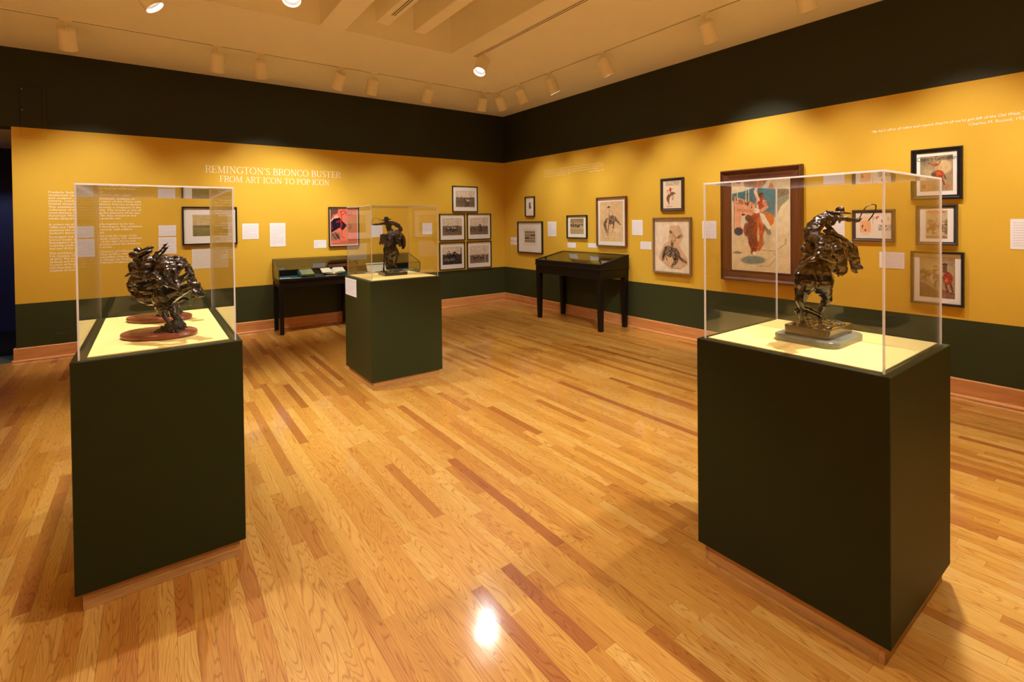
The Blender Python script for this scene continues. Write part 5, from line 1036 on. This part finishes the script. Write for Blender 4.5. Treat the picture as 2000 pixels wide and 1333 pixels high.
for ch in list(t.children):
    c = ch.copy(); COL.objects.link(c); c.parent = t2

# ------------------------------------------------------------------ track and lamps
def track(pts, label, slots=(0,), wd=.030, z=H):
    t = empty('light_track', (0, 0, 0), 0, label, 'light track')
    (xa, ya), (xb, yb) = pts
    hx, hy = (0, wd / 2) if abs(xb - xa) > abs(yb - ya) else (wd / 2, 0)
    x0, x1 = min(xa, xb) - hx, max(xa, xb) + hx; y0, y1 = min(ya, yb) - hy, max(ya, yb) + hy
    b = MB(); b.box(x0, x1, y0, y1, z - .007, z - .0004); b.build('channel', M['ceiling'], t)
    for s in slots:
        b = MB(); e = .0045
        if hx: b.box((x0 + x1) / 2 + s - e, (x0 + x1) / 2 + s + e, y0 + .004, y1 - .004, z - .0082, z - .0068)
        else: b.box(x0 + .004, x1 - .004, (y0 + y1) / 2 + s - e, (y0 + y1) / 2 + s + e, z - .0082, z - .0068)
        b.build('slot', M['slot'], t)
    return t
TRY = -1.305; TRX = -1.11
track(((-9.4, TRY), (TRX, TRY)), 'thin ceiling track running parallel to the left wall')
track(((TRX, TRY - .03), (TRX, -9.8)), 'thin ceiling track running parallel to the right wall')
track(((-2.255, -2.59), (-2.255, -9.0)), 'double slotted ceiling track beside the right skylight well', (-.014, .014), .055)
track(((-3.383, -2.80), (-3.383, -7.2)), 'ceiling track under the beam inside the right skylight well', (-.012, .012), .05, H + .155)

def lamp(x, y, target, power, label, size=78, z=H - .008, ln=.205, rad=.072, blend=.55, group='cream can lamps on the ceiling tracks', tilt_max=34, aim_light=True):
    t = empty('track_light', (x, y, z), 0, label, 'lamp', group)
    piv = Vector((0, 0, -.075)); P = Vector((x, y, z)) + piv
    d = (Vector(target) - P).normalized(); full = d.copy()
    ang = math.acos(max(-1, min(1, -d.z)))
    if ang > R(tilt_max):
        hd = Vector((d.x, d.y, 0)).normalized(); d = (hd * math.sin(R(tilt_max)) + Vector((0, 0, -math.cos(R(tilt_max))))).normalized()
    b = MB(); b.bbox(-.045, .045, -.014, .014, -.018, -.0006, .002) if abs(y - TRY) < .05 else b.bbox(-.014, .014, -.045, .045, -.018, -.0006, .002); b.build('adapter', M['can'], t)
    b = MB(); b.lathe([(.006, -.088), (.006, -.017)], 10); b.build('stem', M['can'], t)
    th = .004; r = rad
    b = MB(); b.lathe([(0, -.006), (r * .72, -.004), (r, .012), (r, ln), (r - th, ln), (r - th, .10)], 32, (piv, d), caps=False); hs = b.build('housing', M['can'], t)
    b = MB(); b.lathe([(r - th - .0005, .172), (r * .72, .150), (r * .70, .120), (r * .45, .078), (0, .076)], 28, (piv, d), caps=False); b.build('reflector', M['can_inner'], hs)
    b = MB(); b.lathe([(0, .146), (r * .69, .146), (r * .69, .150), (r * .3, .158), (0, .160)], 28, (piv, d)); b.build('lamp_face', M['lamp'] if power else M['can_inner'], t)
    if power:
        ld = bpy.data.lights.new('spot', 'SPOT'); ld.energy = power; ld.color = LAMP_WHITE; ld.spot_size = R(size); ld.spot_blend = blend; ld.shadow_soft_size = .035
        lo = bpy.data.objects.new('spot', ld); COL.objects.link(lo); lo.parent = t; lo.location = piv + d * (ln - .02)
        lo.rotation_euler = d.to_track_quat('-Z', 'Y').to_euler()
    return t
WALL = 103
for x, tx, pw, tl, lb in ((-6.056, -5.95, 1.15, 33, 'can lamp farthest left on the left wall track'), (-4.799, -4.85, .8, 27, 'left one of the close pair of can lamps on the left wall track'),
        (-4.379, -4.0, 1.25, 35, 'right one of the close pair of can lamps on the left wall track'), (-3.452, -3.75, 1.0, 31, 'can lamp leaning left above the title, fourth from the left'),
        (-3.023, -3.15, .65, 27, 'can lamp above the pink poster on the left wall track'), (-2.204, -2.45, .85, 27, 'can lamp above the rear glass table, sixth from the left'),
        (-1.308, -1.0, .85, 28, 'last can lamp on the left wall track, beside the corner')):
    lamp(x, TRY, (tx, 0.0, 1.75), WALL * pw, lb, tilt_max=tl, size=68, blend=1.0)
for y, ty, pw, tl, lb in ((-1.447, -1.2, .75, 27, 'first can lamp on the right wall track, beside the corner'), (-1.946, -2.1, .75, 27, 'second can lamp from the corner on the right wall track'),
        (-2.600, -2.9, .85, 27, 'third can lamp from the corner on the right wall track'), (-3.548, -3.9, .95, 29, 'can lamp with a glowing rim, fourth from the corner, right wall track'),
        (-4.873, -4.85, 1.2, 34, 'can lamp near the top edge of the photo above the large painting'),
        (-5.75, -5.75, .85, 27, 'can lamp just above the top edge of the photo, over the cereal carton'), (-6.55, -6.5, 1.0, 30, 'can lamp above the photo, over the column of framed magazine covers'), (-7.4, -7.4, .95, 29, 'can lamp on the right wall track beyond the right edge of the photo')):
    lamp(TRX, y, (0.0, ty, 1.75), WALL * pw, lb, tilt_max=tl, size=68, blend=1.0)
lamp(-7.3, TRY, (-6.7, 0, 1.5), 75, 'can lamp on the left wall track above the doorway', size=66, blend=1.0, tilt_max=32)  # out of view, lit to brighten the left end of the wall
lamp(-2.255, -5.35, (-1.3, -2.5, .0), 260, 'unseen lamp added on the double track to brighten the far corner of the floor', 66, tilt_max=40, blend=.8)  # out of view, added to brighten the distant floor
# lamps over the pedestals
lamp(-2.255, -2.77, (-3.75, -3.55, .6), 100, 'lit can lamp hanging from the end of the double track', 84, tilt_max=32, blend=1.0)
lamp(-5.49, -2.75, (-3.75, -3.15, .9), 270, 'lit lamp at the top edge of the photo, left of the other one there', 70, tilt_max=42, blend=.8)
lamp(-4.50, -3.42, (-4.9, -5.3, .9), 82, 'lit lamp at the top edge of the photo in front of the left skylight well', 100, tilt_max=36, blend=.5)
lamp(-5.49, -4.35, (-5.42, -4.6, 1.2), 230, 'lamp straight above the long left pedestal, outside the photo', 96, blend=.3)
lamp(-2.255, -6.82, (-3.1, -6.66, 1.2), 350, 'lamp over the right bronze, outside the photo', 104, tilt_max=42, blend=.3)
lamp(-3.383, -8.02, (-3.2, -6.7, 1.2), 150, 'lamp behind the right bronze, outside the photo', 84, tilt_max=42, blend=.5, z=H + .155 - .008)
for x, y, lb in ((-6.6, -9.2, 'leftmost of three unseen lamps added behind the viewer to brighten the ceiling'), (-4.6, -9.2, 'middle one of three unseen lamps added behind the viewer to brighten the ceiling'), (-2.6, -9.2, 'rightmost of three unseen lamps added behind the viewer to brighten the ceiling'),
                 (-8.2, -4.4, 'unseen lamp added over the floor far left to brighten the ceiling'), (-8.2, -7.2, 'unseen lamp added left of the viewer to brighten the ceiling')):
    lamp(x, y, (x, y - .3, 0), 1700, lb, 58, tilt_max=40)  # unseen lamps added so light bounced off the floor lifts the ceiling
lamp(-7.4, 1.35, (-6.9, 2.0, 1.0), 22, 'dim unseen lamp added to light the dark room beyond the doorway', 90, tilt_max=30, z=2.612)  # added fill light, no lamp is known in that room
